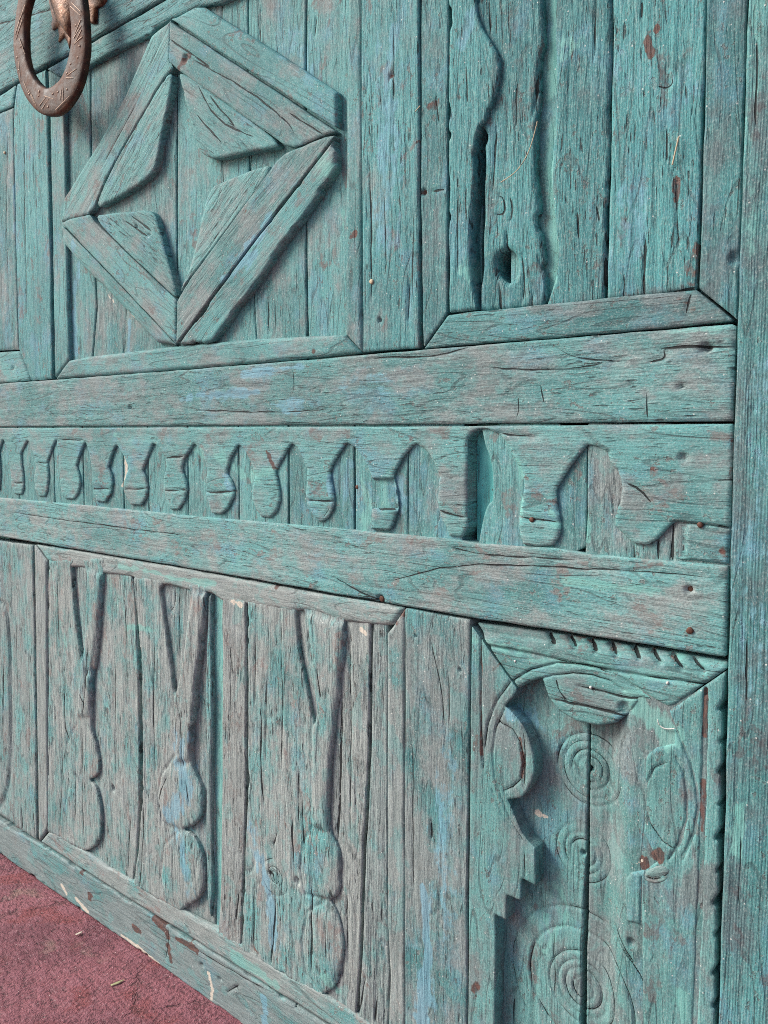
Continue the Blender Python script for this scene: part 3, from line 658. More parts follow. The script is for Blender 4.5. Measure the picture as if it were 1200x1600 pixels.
# the diamond
dk = dict(base=-.031, relief=.8, shade_mul=0.94)
piece('diamond_strip', dp, D("715.1 1534.4 769.0 1534.7 791.4 1527.5 930.2 1431.1 1054.7 1341.4 1055.2 1296.8"), .001, grain=D("714.3 1534.7 1060.2 1291.7"), r=.0022, soft=(.0065, .6, .8), cover=.60, green=.25, **dk, label='wide outer strip along the upper right side of the diamond')
piece('diamond_strip', dp, D("714.2 1530.1 903.7 1398.4 1054.6 1292.6 1035.4 1291.9 1002.8 1289.6 982.4 1288.4 962.8 1296.0 848.8 1374.7 729.6 1457.3 712.5 1472.3 709.4 1478.7"), .003, grain=D("714.2 1530.1 1060.2 1289.4"), r=.0025, cover=.58, green=.3, **dk,
      feats=[('crack', D("711.9 1505.9 732.2 1490.7 770.3 1465.1 807.0 1439.5"), .0014, .005), ('crack', D("762.6 1463.6 890.2 1384.9 966.8 1327.3 990.9 1293.9"), .001, .003), ('crack', D("966.9 1337.9 1014.7 1306.2 1035.4 1291.9"), .001, .004), ('dent', D("750.4 1467.1")[0], .006, .004)])
piece('diamond_strip', dp, D("1054.6 1287.5 900.6 1182.4 715.5 1051.9 719.8 1116.1 754.3 1145.8 801.2 1178.1 946.3 1278.7 963.9 1285.0 984.8 1286.2 1035.4 1289.9"), .003, grain=D("1060.2 1287.8 714.7 1051.0"), r=.0022, cover=.5, green=.45, **dk)
piece('diamond_strip', dp, D("1054.6 1284.0 1049.0 1276.2 1054.6 1267.9 1054.5 1249.7 1046.6 1240.2 1025.9 1221.8 899.8 1123.7 801.4 1049.4 783.0 1047.0 721.2 1051.0 900.6 1179.8"), .002, grain=D("1060.1 1283.9 719.6 1051.6"), r=.0022, soft=(.006, .75, -.66), cover=.55, green=.35, chip=.003, **dk,
      label='outer strip at the lower right of the diamond with a chipped end')
piece('diamond_strip', dp, D("378.9 1290.0 408.8 1292.3 471.9 1288.7 485.6 1275.2 585.4 1206.5 715.0 1118.5 713.1 1052.1"), .002, grain=D("375.6 1291.1 714.7 1051.0"), r=.0025, cover=.45, green=.5, **dk)
piece('diamond_strip', dp, D("377.6 1286.3 555.3 1161.7 711.3 1049.8 657.3 1058.2 599.6 1097.7 506.5 1164.2 473.0 1184.4 426.3 1216.7 378.0 1254.8"), .0, grain=D("375.6 1291.1 714.7 1051.0"), r=.002, soft=(.009, -.7, -.7), cover=.48, green=.45, **dk)
piece('diamond_strip', dp, D("713.5 1533.1 708.6 1478.0 717.0 1462.6 695.6 1455.4 664.9 1435.9 573.6 1373.8 524.3 1337.8 489.8 1299.0 470.0 1290.6 377.9 1291.8 389.0 1331.1 507.6 1401.6 586.2 1456.1 662.9 1527.0"), .002, grain=D("431.4 1312.5 703.9 1510.1"), r=.0025, soft=(.007, -.8, .6), cover=.46, green=.55, **dk,
      feats=[('crack', D("621.5 1437.2 574.8 1403.8 515.6 1360.4"), .0009, .002), ('crack', D("692.5 1513.5 657.9 1480.9"), .0008, .002)], label='single broad strip on the upper left side of the diamond')
wk = dict(base=-.031, relief=1.2, shade_mul=0.94)
piece('corner_wedge', dp, smooth(D("492.7 1296.3 526.1 1334.3 573.5 1371.8 692.3 1453.4 712.0 1458.4 713.2 1444.1 704.2 1416.4 682.9 1369.3 671.6 1333.2 654.0 1318.3 589.3 1304.8 522.5 1297.4"), 2), .002, grain=D("492.7 1296.3 702.4 1462.0"), r=.0035, cover=.52, green=.5, **wk)
piece('corner_wedge', dp, smooth(D("731.1 1454.1 761.9 1436.6 851.6 1372.3 960.3 1296.5 928.6 1298.5 875.3 1304.0 818.8 1308.0 795.4 1316.6 777.6 1330.4 760.3 1374.8 740.0 1430.5"), 2), .003, grain=D("731.1 1454.1 962.8 1296.0"), r=.0035, cover=.62, green=.4, **wk,
      feats=[('crack', D("776.9 1425.3 819.9 1360.6 902.6 1319.5"), .0012, .002), ('crack', D("806.2 1399.7 862.2 1341.8"), .0012, .002), ('crack', D("775.8 1380.2 833.7 1326.3"), .0012, .002)])
piece('corner_wedge', dp, smooth(D("941.1 1276.4 882.5 1235.3 810.3 1186.9 744.8 1145.0 720.9 1125.7 735.5 1153.9 760.5 1202.7 780.3 1255.4 792.8 1270.5 828.3 1275.5 899.3 1278.1"), 2), .0, grain=D("943.7 1277.5 723.2 1120.6"), r=.003, soft=(.016, -.95, .3), cover=.5, green=.5, **wk)
piece('corner_wedge', dp, smooth(D("486.0 1283.7 527.6 1280.8 588.1 1273.6 641.8 1267.3 658.9 1260.4 668.7 1246.0 687.5 1199.0 716.9 1129.0 715.0 1120.5 655.5 1160.8 548.8 1233.6"), 2), .002, grain=D("484.0 1284.0 716.7 1121.3"), r=.003, cover=.6, green=.35, **wk,
      feats=[('crack', D("578.3 1260.9 643.8 1225.3"), .0016, .003), ('crack', D("596.9 1266.0 654.5 1231.6"), .0016, .003), ('dent', D("612.5 1246.2")[0], .003, .004), ('dent', D("647.4 1227.7")[0], .0025, .004)])

# ================================================================ neighbouring panel at the left edge
lp = backing('neighbouring_panel', -.6, .10, 1.016, 1.7, -.030, door, MINT, .02); lp['label'] = 'sliver of the next panel at the left edge'
piece('frame_moulding', lp, D("-1183.4 1579.8 -8.9 1546.3 209.7 1532.8 205.3 1435.9 203.6 1340.8 200.6 1208.4 198.0 1078.6 -1266.3 1140.2"), -.002, base=-.031, grain=90, r=.003, cover=.6, green=.15, relief=1.2, feats=[('crack', D("184.1 1500.0 167.4 1347.1 164.5 1163.2"), .001, .003)])
piece('frame_moulding', lp, D("-1267.0 1136.3 200.4 1076.0 242.4 1016.5 -1286.9 1031.1"), -.002, base=-.031, grain=0, r=.004, cover=.5, green=.45, relief=.6, feats=[('dent', D("171.8 1044.2")[0], .005, .004)])
piece('frame_moulding', lp, D("-1182.7 1583.4 -6.9 1569.4 162.8 1567.1 226.2 1568.7 211.1 1534.2 -8.8 1547.5 -1183.1 1581.6"), .0, base=-.031, grain=D("-6.9 1568.8 232.6 1569.9"), r=.003, cover=.66, green=.1, relief=1.)
lp2 = backing('neighbouring_panel', -.6, .075, .09, .70, -.030, door, MINT, .02); lp2['label'] = 'sliver of the lower neighbouring panel at the left edge'
piece('panel_board', lp2, D("-1351.6 687.8 139.6 693.4 121.8 352.9 111.2 87.8 -1464.5 88.8"), -.003, base=-.031, grain=90, r=.003, cover=.26, green=.4, relief=1.6, pale_wood=.6,
      feats=[('carve', D("63.0 562.0 108.4 554.3 110.7 432.7 99.2 237.2 78.6 154.4 33.2 102.6"), .004, .02, .10, .003), ('crack', D("84.7 428.0 69.9 272.0"), .004, .008)])

# ================================================================ carved panel, upper right
rp = backing('wave_carved_panel', .985, 1.58, 1.05, 2.0, -.045, door, DARK, .012); rp['label'] = 'tall panel with a wavy carved edge and a knothole'
piece('inner_board', rp, D("1292.2 1777.6 1508.0 1648.8 1524.6 1034.3 1306.3 1036.3"), -.016, base=-.044, grain=90, cover=1.0, green=.65, shade_mul=0.93, r=.001, relief=.6, aspect=3, cell=.0025)
piece('inner_board', rp, D("1197.6 1838.2 1259.3 1801.4 1262.4 1254.6 1263.1 1046.7 1206.7 1046.0"), -.022, base=-.044, grain=90, cover=.8, green=.4, r=.001, relief=.8, aspect=3, cell=.002)
mk = dict(base=-.045, relief=1.)
piece('frame_moulding', rp, D("1184.3 1830.5 1221.3 1808.4 1226.3 1395.8 1229.6 1049.5 1195.5 1012.8 1190.0 1192.8"), -.001, grain=90, r=.0022, cover=.64, green=.2, pale_wood=.25, shade_mul=0.90, **mk,
      feats=[('crack', D("1210.9 1292.3 1214.8 1266.6"), .0014, .003), ('crack', D("1207.4 1191.7 1224.8 1189.9"), .0016, .005), ('dent', D("1194.3 1192.0")[0], .004, .005)])
piece('frame_moulding', rp, D("1196.9 1011.5 1230.5 1047.2 1271.6 1047.5 1364.2 1045.8 1462.1 1044.9 1516.1 1043.4 1551.4 1011.6 1463.1 1010.3 1318.1 1010.7"), -.001, grain=0, r=.003, cover=.52, green=.3, pale_wood=.3, shade_mul=0.88, **mk,
      feats=[('crack', D("1512.0 1040.6 1508.7 1032.7 1506.6 1022.2"), .0009, .003)])
piece('frame_moulding', rp, D("1506.5 1638.3 1545.5 1615.1 1553.1 1311.0 1552.3 1289.8 1554.4 1012.5 1519.0 1044.2 1518.1 1267.6"), .0, grain=90, r=.0025, cover=.62, green=.2, pale_wood=.1, shade_mul=0.85, **mk, feats=[('dent', D("1550.9 1068.1")[0], .006, .004)])
bk = dict(base=-.044, grain=90, pale_wood=.15, shade_mul=0.89)
e1 = D("1257.8 1786.6 1262.5 1424.1 1264.9 1376.6 1268.5 1362.0 1274.5 1348.1 1286.3 1331.3 1293.9 1318.5 1295.7 1307.4 1295.1 1294.2 1292.9 1281.5 1289.8 1270.3 1285.8 1265.9 1280.9 1263.1 1280.1 1256.5 1276.1 1250.0 1270.3 1244.5 1266.1 1238.6 1264.7 1223.8 1264.1 1179.0 1261.4 1158.6 1259.5 1109.7 1262.5 1081.1 1268.9 1059.1 1272.5 1048.9")
piece('carved_board', rp, [tuple(q) for q in smooth(e1, 1, False)]+D("1232.8 1049.2 1229.3 1256.1 1223.0 1807.4"), .0, r=.004, chip=.004, wav=.0014, cover=.84, green=.10, relief=1.5, **bk,
      feats=[('crack', D("1243.6 1182.8 1243.9 1090.5"), .001, .002), ('crack', D("1253.0 1319.3 1255.3 1277.6"), .001, .002)], label='plank with the wavy carved right edge')
e2 = D("1334.2 1746.0 1342.2 1386.3 1344.5 1347.4 1346.6 1321.2 1346.0 1313.6 1341.7 1305.9 1341.7 1271.0 1339.4 1232.4 1338.4 1206.4 1340.6 1179.6 1343.6 1145.9 1347.2 1122.1 1351.6 1098.1 1356.0 1070.9 1356.3 1058.9 1351.2 1044.0")
hole = smooth(D("1290.8 1101.0 1294.8 1108.8 1304.6 1112.9 1313.6 1107.5 1318.7 1097.3 1318.9 1086.3 1315.0 1077.2 1306.9 1074.7 1298.6 1079.9 1292.6 1089.7"), 2)
piece('carved_board', rp, [tuple(q) for q in smooth(e2, 1, False)]+D("1313.2 1045.7 1270.4 1048.5 1271.7 1073.9 1274.0 1094.9 1274.1 1164.8 1274.7 1206.3 1271.7 1237.9 1263.8 1250.1 1259.0 1285.7 1262.4 1346.3 1254.6 1793.5"), -.006, r=.006, chip=.005, wav=.0016, cover=.82, green=.10, relief=1.8, holes=[hole], **bk,
      feats=[('dent', D("1304.9 1094.3")[0], .017, .004), ('crack', D("1304.3 1128.7 1305.5 1108.0"), .0025, .005), ('crack', D("1297.1 1074.5 1298.4 1046.5"), .0025, .006), ('crack', D("1324.2 1102.0 1329.5 1074.1 1327.5 1053.9"), .001, .004),
             ('crack', D("1339.2 1059.4 1336.5 1042.7"), .0014, .006), ('crack', D("1291.2 1172.1 1301.1 1168.2 1302.3 1149.6 1291.5 1151.4"), .0012, .0022), ('crack', D("1308.4 1167.6 1312.7 1154.6 1309.7 1141.5"), .0012, .002), ('crack', D("1315.0 1284.6 1315.1 1238.1"), .0012, .003),
             ('crack', D("1277.7 1381.8 1279.9 1347.7"), .0014, .004), ('crack', D("1289.9 1244.0 1286.1 1176.5"), .0014, .004), ('crack', D("1340.3 1297.2 1339.1 1245.6"), .0015, .003)])
e3 = D("1355.0 1728.7 1361.8 1376.7 1361.8 1314.1 1363.7 1294.7 1363.2 1250.4 1363.1 1224.9 1360.0 1196.7 1358.9 1180.8 1361.6 1160.8 1365.0 1140.7 1366.2 1121.0 1369.7 1097.7 1368.0 1075.0 1363.1 1062.4 1357.4 1043.1")
piece('carved_board', rp, D("1424.7 1042.7 1424.5 1099.3 1424.7 1167.6 1423.8 1295.7 1413.5 1693.8")+[tuple(q) for q in smooth(e3, 1, False)], -.003, r=.004, cover=.76, green=.12, relief=1.7, chip=.002, **bk,
      feats=[('crack', D("1406.1 1349.4 1406.6 1306.9 1406.5 1282.5"), .0012, .004), ('crack', D("1423.5 1086.9 1423.9 1049.1"), .003, .006), ('crack', D("1391.4 1136.2 1393.5 1110.3"), .0014, .003), ('crack', D("1412.5 1138.8 1415.7 1122.6"), .0014, .003)])
piece('carved_board', rp, D("1414.8 1693.0 1503.7 1640.0 1515.8 1285.0 1515.1 1189.5 1515.5 1044.3 1487.5 1043.9 1425.7 1044.5 1425.9 1099.1 1426.0 1167.3 1425.1 1295.3"), -.003, r=.0025, cover=.76, green=.10, relief=1.4, **bk,
      feats=[('crack', D("1463.0 1099.7 1464.7 1063.0 1464.2 1038.5"), .0013, .005), ('crack', D("1492.4 1044.6 1515.4 1045.5"), .0012, .004), ('circle', D("1496.7 1154.3")[0], .0075, .0007, .0016), ('crack', D("1493.9 1146.7 1494.7 1124.3 1497.1 1088.5"), .0010, .003),
             ('crack', D("1453.6 1321.9 1453.4 1307.3"), .0012, .003), ('dent', D("1484.7 1241.8")[0], .005, .0012), ('crack', D("1481.1 1203.3 1483.5 1167.6"), .001, .002), ('crack', D("1445.2 1059.2 1444.4 1040.6"), .001, .003), ('crack', D("1472.5 1239.3 1481.3 1234.6 1486.7 1237.8 1485.3 1242.8"), .0007, .002)])

# ================================================================ frieze of hanging teeth
fr = backing('tooth_frieze', -.9, 1.56, .73, .93, -.034, door, DARK, .012); fr['label'] = 'carved frieze of hanging pointed teeth between the rails'
NZ = -.0042
nk = dict(base=-.033, grain=90, r=.0012, cover=.68, green=.5, relief=1., shade_mul=0.95)
NB = [D("-1366.7 948.3 -232.0 948.3 -232.0 777.4 -1366.7 777.4"), D("-231.2 939.5 178.0 939.5 178.0 770.4 -231.2 770.4"), D("181.5 936.2 316.4 936.2 316.4 770.4 181.5 770.4"), D("319.5 934.7 419.0 934.7 419.0 771.1 319.5 771.1"), D("421.9 933.2 548.8 933.2 548.8 771.7 421.9 771.7"), D("551.6 931.9 622.2 931.9 622.2 772.4 551.6 772.4"), D("624.9 930.8 729.3 930.8 729.3 772.7 624.9 772.7"), D("731.8 929.3 852.5 929.3 852.5 773.3 731.8 773.3"), D("854.8 927.9 957.7 927.9 957.7 774.9 854.8 774.9"), D("961.1 926.4 1081.4 926.4 1081.4 776.4 961.1 776.4"), D("1083.9 925.1 1170.3 925.1 1170.3 778.0 1083.9 778.0"), D("1172.1 924.0 1252.9 924.0 1252.9 778.6 1172.1 778.6")]
for nb_ in NB:
    piece('niche_board', fr, nb_, NZ, **nk)
piece('niche_board', fr, smooth(D("1276.0 921.6 1280.7 901.3 1290.5 879.7 1293.3 865.3 1293.8 834.1 1287.8 831.6 1282.8 821.1 1278.0 798.7 1273.9 776.1 1310.9 775.7 1408.6 779.7 1408.8 828.3 1407.1 920.1"), 1), NZ, **nk)
piece('niche_board', fr, D("1408.2 920.1 1410.2 828.3 1408.6 779.7 1560.6 783.0 1555.4 918.3"), NZ, **{**nk, 'cover': .45},
      feats=[('crack', D("1460.6 798.8 1461.7 782.7"), .0012, .004), ('crack', D("1486.1 804.1 1486.7 785.1"), .001, .004), ('crack', D("1500.2 823.4 1501.4 785.8"), .0014, .005)])
piece('inner_board', fr, D("1260.2 927.3 1299.2 926.7 1302.1 769.7 1262.7 766.1"), -.020, base=-.0335, grain=90, mat=LIT_CYAN, r=.001, aspect=2, cell=.002)
teeth = D("1554.3 918.0 1555.3 860.7 1555.6 822.1 1504.7 824.8 1498.0 819.3 1487.6 806.6 1476.2 799.7 1462.9 800.2 1452.6 806.5 1440.7 816.7 1440.4 827.1 1444.8 840.4 1447.2 853.4 1446.3 861.8 1441.9 872.6 1433.4 878.9 1430.3 891.2 1420.4 897.0 1410.4 898.9 1397.7 884.9 1382.0 862.4 1374.8 850.6 1375.8 837.0 1379.2 823.5 1381.0 809.9 1379.0 799.5 1373.1 790.8 1354.5 787.8 1334.6 789.0 1329.5 799.3 1328.3 820.5 1331.2 838.3 1334.1 852.5 1330.6 869.9 1320.6 882.4 1312.1 897.8 1299.4 911.3 1286.6 916.4 1273.7 915.8 1263.3 909.3 1259.9 901.3 1261.1 879.3 1260.6 849.8 1262.0 812.8 1263.0 804.0 1255.2 790.7 1235.1 790.7 1227.5 803.1 1218.9 817.8 1215.9 832.9 1217.6 846.7 1219.3 859.6 1212.6 873.1 1203.9 885.9 1196.1 893.5 1184.4 899.6 1166.7 883.9 1152.6 863.2 1150.6 857.6 1154.8 841.9 1158.0 826.2 1157.0 814.3 1147.9 794.5 1141.7 789.7 1111.9 790.4 1112.9 819.9 1115.0 840.4 1112.8 856.5 1106.3 868.5 1096.5 880.6 1084.4 893.5 1072.1 900.0 1057.3 884.2 1045.7 868.9 1042.2 860.4 1043.3 850.2 1047.9 833.5 1049.1 820.8 1046.7 812.2 1038.5 800.7 1027.7 793.6 1018.1 794.2 1006.0 802.2 996.2 813.9 993.8 831.2 995.2 844.3 996.5 861.8 987.9 879.0 978.0 891.1 969.3 898.9 952.4 880.2 936.5 858.5 939.1 851.4 944.1 833.6 945.3 818.4 938.5 803.6 925.1 792.9 903.4 793.4 892.4 802.0 882.9 817.3 884.6 835.9 890.4 852.7 879.5 872.8 867.1 888.4 857.2 896.7 839.5 877.8 830.3 858.7 830.1 852.0 840.3 843.8 847.3 829.8 844.2 818.3 832.1 802.5 817.0 791.5 792.6 791.6 785.0 800.9 776.2 822.1 778.2 841.8 781.7 859.5 772.7 875.9 762.0 889.5 751.1 898.2 741.1 886.3 726.1 874.2 720.8 860.1 722.2 852.1 730.1 840.2 733.0 825.3 724.3 806.8 708.8 792.3 686.8 791.6 675.0 802.4 668.7 822.8 669.4 843.5 676.8 859.1 673.8 874.4 658.6 888.7 644.8 897.9 627.9 874.8 612.5 852.4 621.2 842.1 626.1 826.4 621.9 809.3 606.6 794.2 574.7 793.6 561.6 802.2 550.6 818.1 555.3 837.9 569.5 854.6 556.7 872.8 543.7 886.7 536.2 894.3 519.4 873.3 509.6 855.4 518.2 844.6 521.4 828.1 514.6 810.0 497.7 794.2 466.6 794.3 456.7 806.4 453.4 825.7 454.5 848.5 447.3 874.6 435.6 898.4 421.8 882.3 404.0 856.6 413.0 839.4 416.6 824.5 406.8 805.5 390.6 794.2 358.8 793.3 343.3 806.4 340.2 833.8 339.9 869.6 332.4 901.7 317.3 884.9 299.0 860.5 302.4 836.3 295.7 806.9 285.2 794.2 258.0 794.2 246.2 806.1 242.7 830.9 251.5 849.8 243.1 874.4 234.1 891.7 224.5 901.6 196.9 876.4 198.0 854.9 204.1 829.8 202.6 806.9 193.8 794.5 161.8 794.4 149.3 808.8 148.5 834.6 142.9 870.6 133.3 888.6 123.3 902.8 104.8 879.3 106.9 833.5 98.7 800.3 81.0 793.0 46.2 794.2 36.4 818.1 45.6 858.7 19.4 901.4 -19.1 878.1 -10.9 830.3 -32.5 795.2 -82.8 800.2 -92.6 835.2 -83.1 867.7 -112.9 898.4 -169.8 866.6 -160.0 826.3 -197.3 798.9 -1321.8 845.6 -1305.3 933.0 113.9 926.2 1135.9 919.6")
piece('tooth_board', fr, teeth, 0, base=-.0325, grain=0, r=.0028, cover=.50, green=.5, shade_mul=0.96, relief=1.0, wav=.0004, soft=.0075,
      feats=[('crack', D("554.5 818.3 622.3 822.0"), .0012, .004), ('crack', D("452.8 815.4 517.0 817.9"), .0012, .004), ('crack', D("668.6 820.7 733.0 824.3"), .0012, .005), ('crack', D("776.2 823.1 845.8 826.0"), .0015, .005),
             ('crack', D("1000.0 821.9 1049.1 822.5"), .0015, .005), ('crack', D("673.8 873.4 724.5 876.2"), .0015, .005), ('crack', D("264.7 859.9 298.9 858.1"), .0012, .004), ('crack', D("166.2 817.1 200.6 817.0"), .0012, .004),
             ('crack', D("334.7 900.6 387.6 903.0 429.4 903.0"), .0010, .004), ('recess', D("1115.0 854.1 1150.6 855.2 1157.0 818.2 1110.8 815.7"), .005, .003), ('crack', D("1112.9 819.9 1127.9 816.7 1155.0 816.5"), .0015, .004),
             ('crack', D("1219.8 819.4 1240.3 815.2 1259.3 814.1"), .0012, .004), ('crack', D("1331.6 818.5 1350.0 816.9 1378.6 815.9"), .0014, .005), ('crack', D("1303.5 911.3 1320.1 907.7 1352.0 906.2"), .001, .004),
             ('crack', D("1504.1 823.5 1531.6 824.1 1555.7 821.5"), .0012, .004), ('dent', D("1510.0 887.1")[0], .0045, .004), ('recess', D("1451.2 855.5 1467.9 854.3 1482.6 842.3 1494.7 824.1 1476.0 803.8 1462.8 802.8 1443.3 820.8 1446.9 840.5"), .0025, .02),
             ('crack', D("1454.4 860.1 1467.9 854.3 1480.0 842.1"), .0018, .003), ('dent', D("958.7 862.6")[0], .002, .003), ('crack', D("1541.9 865.5 1555.7 866.0"), .0008, .003), ('crack', D("1030.1 800.2 1040.8 811.9"), .001, .003)])
piece('frieze_block', fr, D("1504.8 823.2 1531.6 823.5 1555.4 820.3 1554.6 787.6 1517.7 788.0 1504.7 788.3"), -.001, base=-.0325, grain=0, r=.003, cover=.45, green=.5, relief=.9, feats=[('recess', D("1506.1 821.7 1514.7 822.3 1514.6 790.2 1505.9 789.3"), .003, .002)])
nail('nail', fr, D("1346.8 816.7")[0], .0002); nail('nail', fr, D("1528.0 823.2")[0], .0002); nail('nail', fr, D("952.8 861.5")[0], -.0055, .003); nail('nail', fr, D("1086.1 842.3")[0], -.0055, .003)

# ================================================================ tree panel, lower left
tp = backing('tree_carved_panel', .05, 1.09, .10, .72, -.045, door, DARK, .012); tp['label'] = 'panel of vertical planks carved with three forked trees'
piece('inner_board', tp, D("726.4 686.5 839.4 698.7 828.7 85.7 709.4 34.9"), -.012, base=-.044, grain=90, cover=.95, green=.6, r=.001, aspect=3, cell=.0025)
mk = dict(base=-.045, relief=.8, pale_wood=.8)
piece('frame_moulding', tp, D("239.1 697.7 284.8 669.2 269.8 384.1 257.6 122.7 217.8 85.7 228.5 375.4"), -.0, grain=90, r=.005, cover=0.17, green=.45, **mk)
piece('frame_moulding', tp, D("241.7 697.9 464.2 699.1 742.7 698.4 1023.7 695.0 1168.0 695.8 1150.7 671.0 1137.0 667.4 1093.5 665.2 1059.2 663.7 1023.6 667.4 992.8 668.5 960.7 662.3 943.6 661.8 864.7 660.8 812.7 658.9 786.7 667.6 741.8 665.2 677.8 668.0 638.6 664.6 592.5 664.8 573.7 670.4 483.6 666.5 430.6 670.3 374.7 667.0 287.4 670.7"), -.001, grain=D("241.8 699.2 1168.0 696.2"), r=.006, cover=0.19, green=.5, **mk)
piece('frame_moulding', tp, D("220.4 85.2 258.8 120.3 296.7 125.8 345.0 121.9 391.8 124.5 469.2 119.6 552.2 122.3 620.1 118.9 693.1 123.7 744.6 121.6 793.8 124.9 848.3 126.0 885.5 126.1 942.1 119.1 995.7 125.1 1027.6 125.2 1076.5 124.3 1145.0 118.2 1172.1 108.6 1174.4 83.3 1021.1 83.4 726.7 83.7 434.8 83.4"), -.001, grain=D("220.3 83.8 1021.1 83.9"), r=.006, cover=0.23, green=.4, **mk)
piece('frame_moulding', tp, D("1169.0 694.7 1151.7 670.4 1141.3 659.0 1142.1 484.0 1143.2 269.4 1147.9 201.1 1143.9 114.9 1173.2 107.4 1170.5 407.9"), -.001, grain=90, r=.004, cover=0.23, green=.3, **mk)
tk = dict(base=-.044, grain=90, r=.004, relief=1.7)
gk_ = dict(base=-.044, grain=90, r=.003, relief=1.5, pale_wood=.85)
rk = dict(base=-.043, grain=90, relief=1.7, pale_wood=.9, chip=.003, wav=.0012)
t1 = D("487.0 694.3 474.9 614.7 461.0 542.7 450.1 493.6 438.0 467.6 430.0 393.7 426.7 371.2 442.9 344.7 452.3 314.4 451.5 296.0 439.9 281.9 414.9 269.0 434.8 265.9 449.2 246.7 458.4 212.8 454.8 181.1 440.3 151.8 415.0 133.5 387.1 121.7")
n1 = smooth(D("373.3 683.7 431.4 686.7 422.9 560.5 411.5 510.8 401.5 489.8 388.8 549.4 376.4 614.2"), 1)
piece('carved_plank', tp, D("290.1 675.9 351.9 672.0 568.0 673.2 576.3 638.7 579.5 572.7 583.2 495.1 580.3 393.0 575.0 277.1 565.4 181.1 547.7 110.0 255.9 115.4"), -.006, cover=0.29, green=.5, tilt=(.03, 0), **gk_,
      feats=[('crack', D("546.6 233.7 537.6 160.0 532.0 119.8"), .0012, .004), ('dent', D("490.5 271.5")[0], .006, .006), ('crack', D("543.5 645.9 547.7 556.5 545.0 442.1"), .001, .003), ('crack', D("507.3 503.9 502.2 339.1"), .001, .003)])
piece('carved_tree', tp, [tuple(q) for q in smooth(t1, 2, False)]+D("387.1 121.7 256.1 118.2 290.1 674.6"), -.001, r=.003, cover=0.29, green=.45, holes=[n1], **rk,
      feats=[('crack', D("399.4 362.4 391.3 248.8 394.4 130.5"), .0014, .003), ('crack', D("325.7 332.6 314.1 214.3 302.1 132.7"), .0014, .003), ('crack', D("340.1 461.4 332.0 359.4 351.4 326.2"), .0015, .003), ('crack', D("396.1 429.1 411.1 413.9"), .003, .004),
             ('crack', D("322.1 644.5 319.6 520.3"), .001, .003), ('swell', D("434.8 668.3 483.6 665.3 456.7 542.0 438.6 479.6 425.5 392.7 382.3 383.2 401.3 484.9 413.8 511.2"), .0035, .006), ('groove', D("381.7 370.7 341.9 323.8 329.7 276.4 347.5 254.4"), .0022, .0018), ('groove', D("347.1 246.6 324.9 191.7 336.3 137.1 382.5 122.7"), .0022, .0018), ('crack', D("434.9 538.6 422.5 464.6 405.3 388.3"), .0014, .003), ('dent', D("427.5 477.6")[0], .008, .003), ('crack', D("375.0 331.9 361.5 164.3"), .001, .003)], label='first carved tree of the panel, forked at the top')
piece('carved_strip', tp, D("393.0 671.2 426.3 671.0 418.1 553.8 404.8 509.7 395.0 580.5"), -.004, r=.003, base=-.043, grain=90, cover=0.23, green=.4, relief=1.6, pale_wood=.6)
t2 = D("777.5 678.5 775.3 653.2 764.3 590.9 745.9 505.3 732.6 439.6 727.8 383.4 737.4 368.9 751.9 351.7 758.0 330.2 755.8 306.2 742.0 284.9 714.5 269.9 702.3 262.8 724.6 264.4 744.5 251.4 757.2 228.9 759.6 192.2 749.0 166.8 728.3 144.8 692.9 119.2")
n2 = smooth(D("649.9 679.8 740.6 682.4 723.7 605.2 710.2 545.6 700.4 501.5 687.8 482.9 677.1 534.4 665.0 596.5"), 1)
piece('carved_plank', tp, D("577.6 672.0 783.6 669.2 781.2 633.8 779.5 491.6 778.0 283.5 779.1 188.6 774.4 122.5 555.9 112.9 574.4 184.1 588.7 281.1 594.8 396.4 595.7 497.5 590.0 574.3 583.0 639.6"), -.0075, cover=0.43, green=.35, tilt=(-.02, 0), **gk_,
      feats=[('crack', D("698.5 662.7 694.4 577.8 696.9 546.3"), .0014, .005), ('crack', D("686.3 656.0 685.7 634.8 671.4 622.3"), .0014, .004)])
piece('carved_tree', tp, [tuple(q) for q in smooth(t2, 2, False)]+D("692.9 119.2 555.9 114.1 574.4 184.1 588.7 281.1 594.8 396.4 595.7 497.5 590.0 574.3 583.0 639.6 575.6 670.7"), -.001, r=.0032, cover=0.27, green=.3, holes=[n2], **rk,
      feats=[('crack', D("593.1 270.9 588.2 188.7 573.3 101.6"), .0014, .003), ('swell', D("743.4 664.4 777.2 663.4 745.9 505.3 727.8 385.5 689.9 375.7 687.6 477.6 711.8 540.6"), .004, .007), ('groove', D("686.7 385.7 649.7 343.2 635.5 300.2 647.0 258.8 697.0 261.1"), .0024, .002), ('groove', D("696.9 258.9 653.1 221.5 640.1 160.6 660.9 122.7"), .0024, .0018), ('crack', D("635.4 570.4 627.2 437.4 630.8 326.9"), .0012, .003), ('crack', D("694.5 473.6 693.7 387.5"), .0014, .003), ('crack', D("709.4 455.5 708.7 369.8"), .0014, .003), ('crack', D("664.1 341.6 644.9 308.5 636.4 272.4"), .0016, .003),
             ('crack', D("716.7 350.5 725.8 310.1"), .0014, .003), ('crack', D("678.1 218.6 679.7 152.3"), .0012, .003), ('swell', D("642.5 346.8 727.7 380.1 758.0 330.2 742.0 286.0 705.8 265.0 652.3 254.9 633.4 294.0"), .0018, .012), ('swell', D("657.4 245.3 714.3 263.3 757.2 228.9 757.7 180.7 701.9 127.1 642.7 127.3"), .0018, .012)],
      label='second carved tree with bluish paint at the foot')
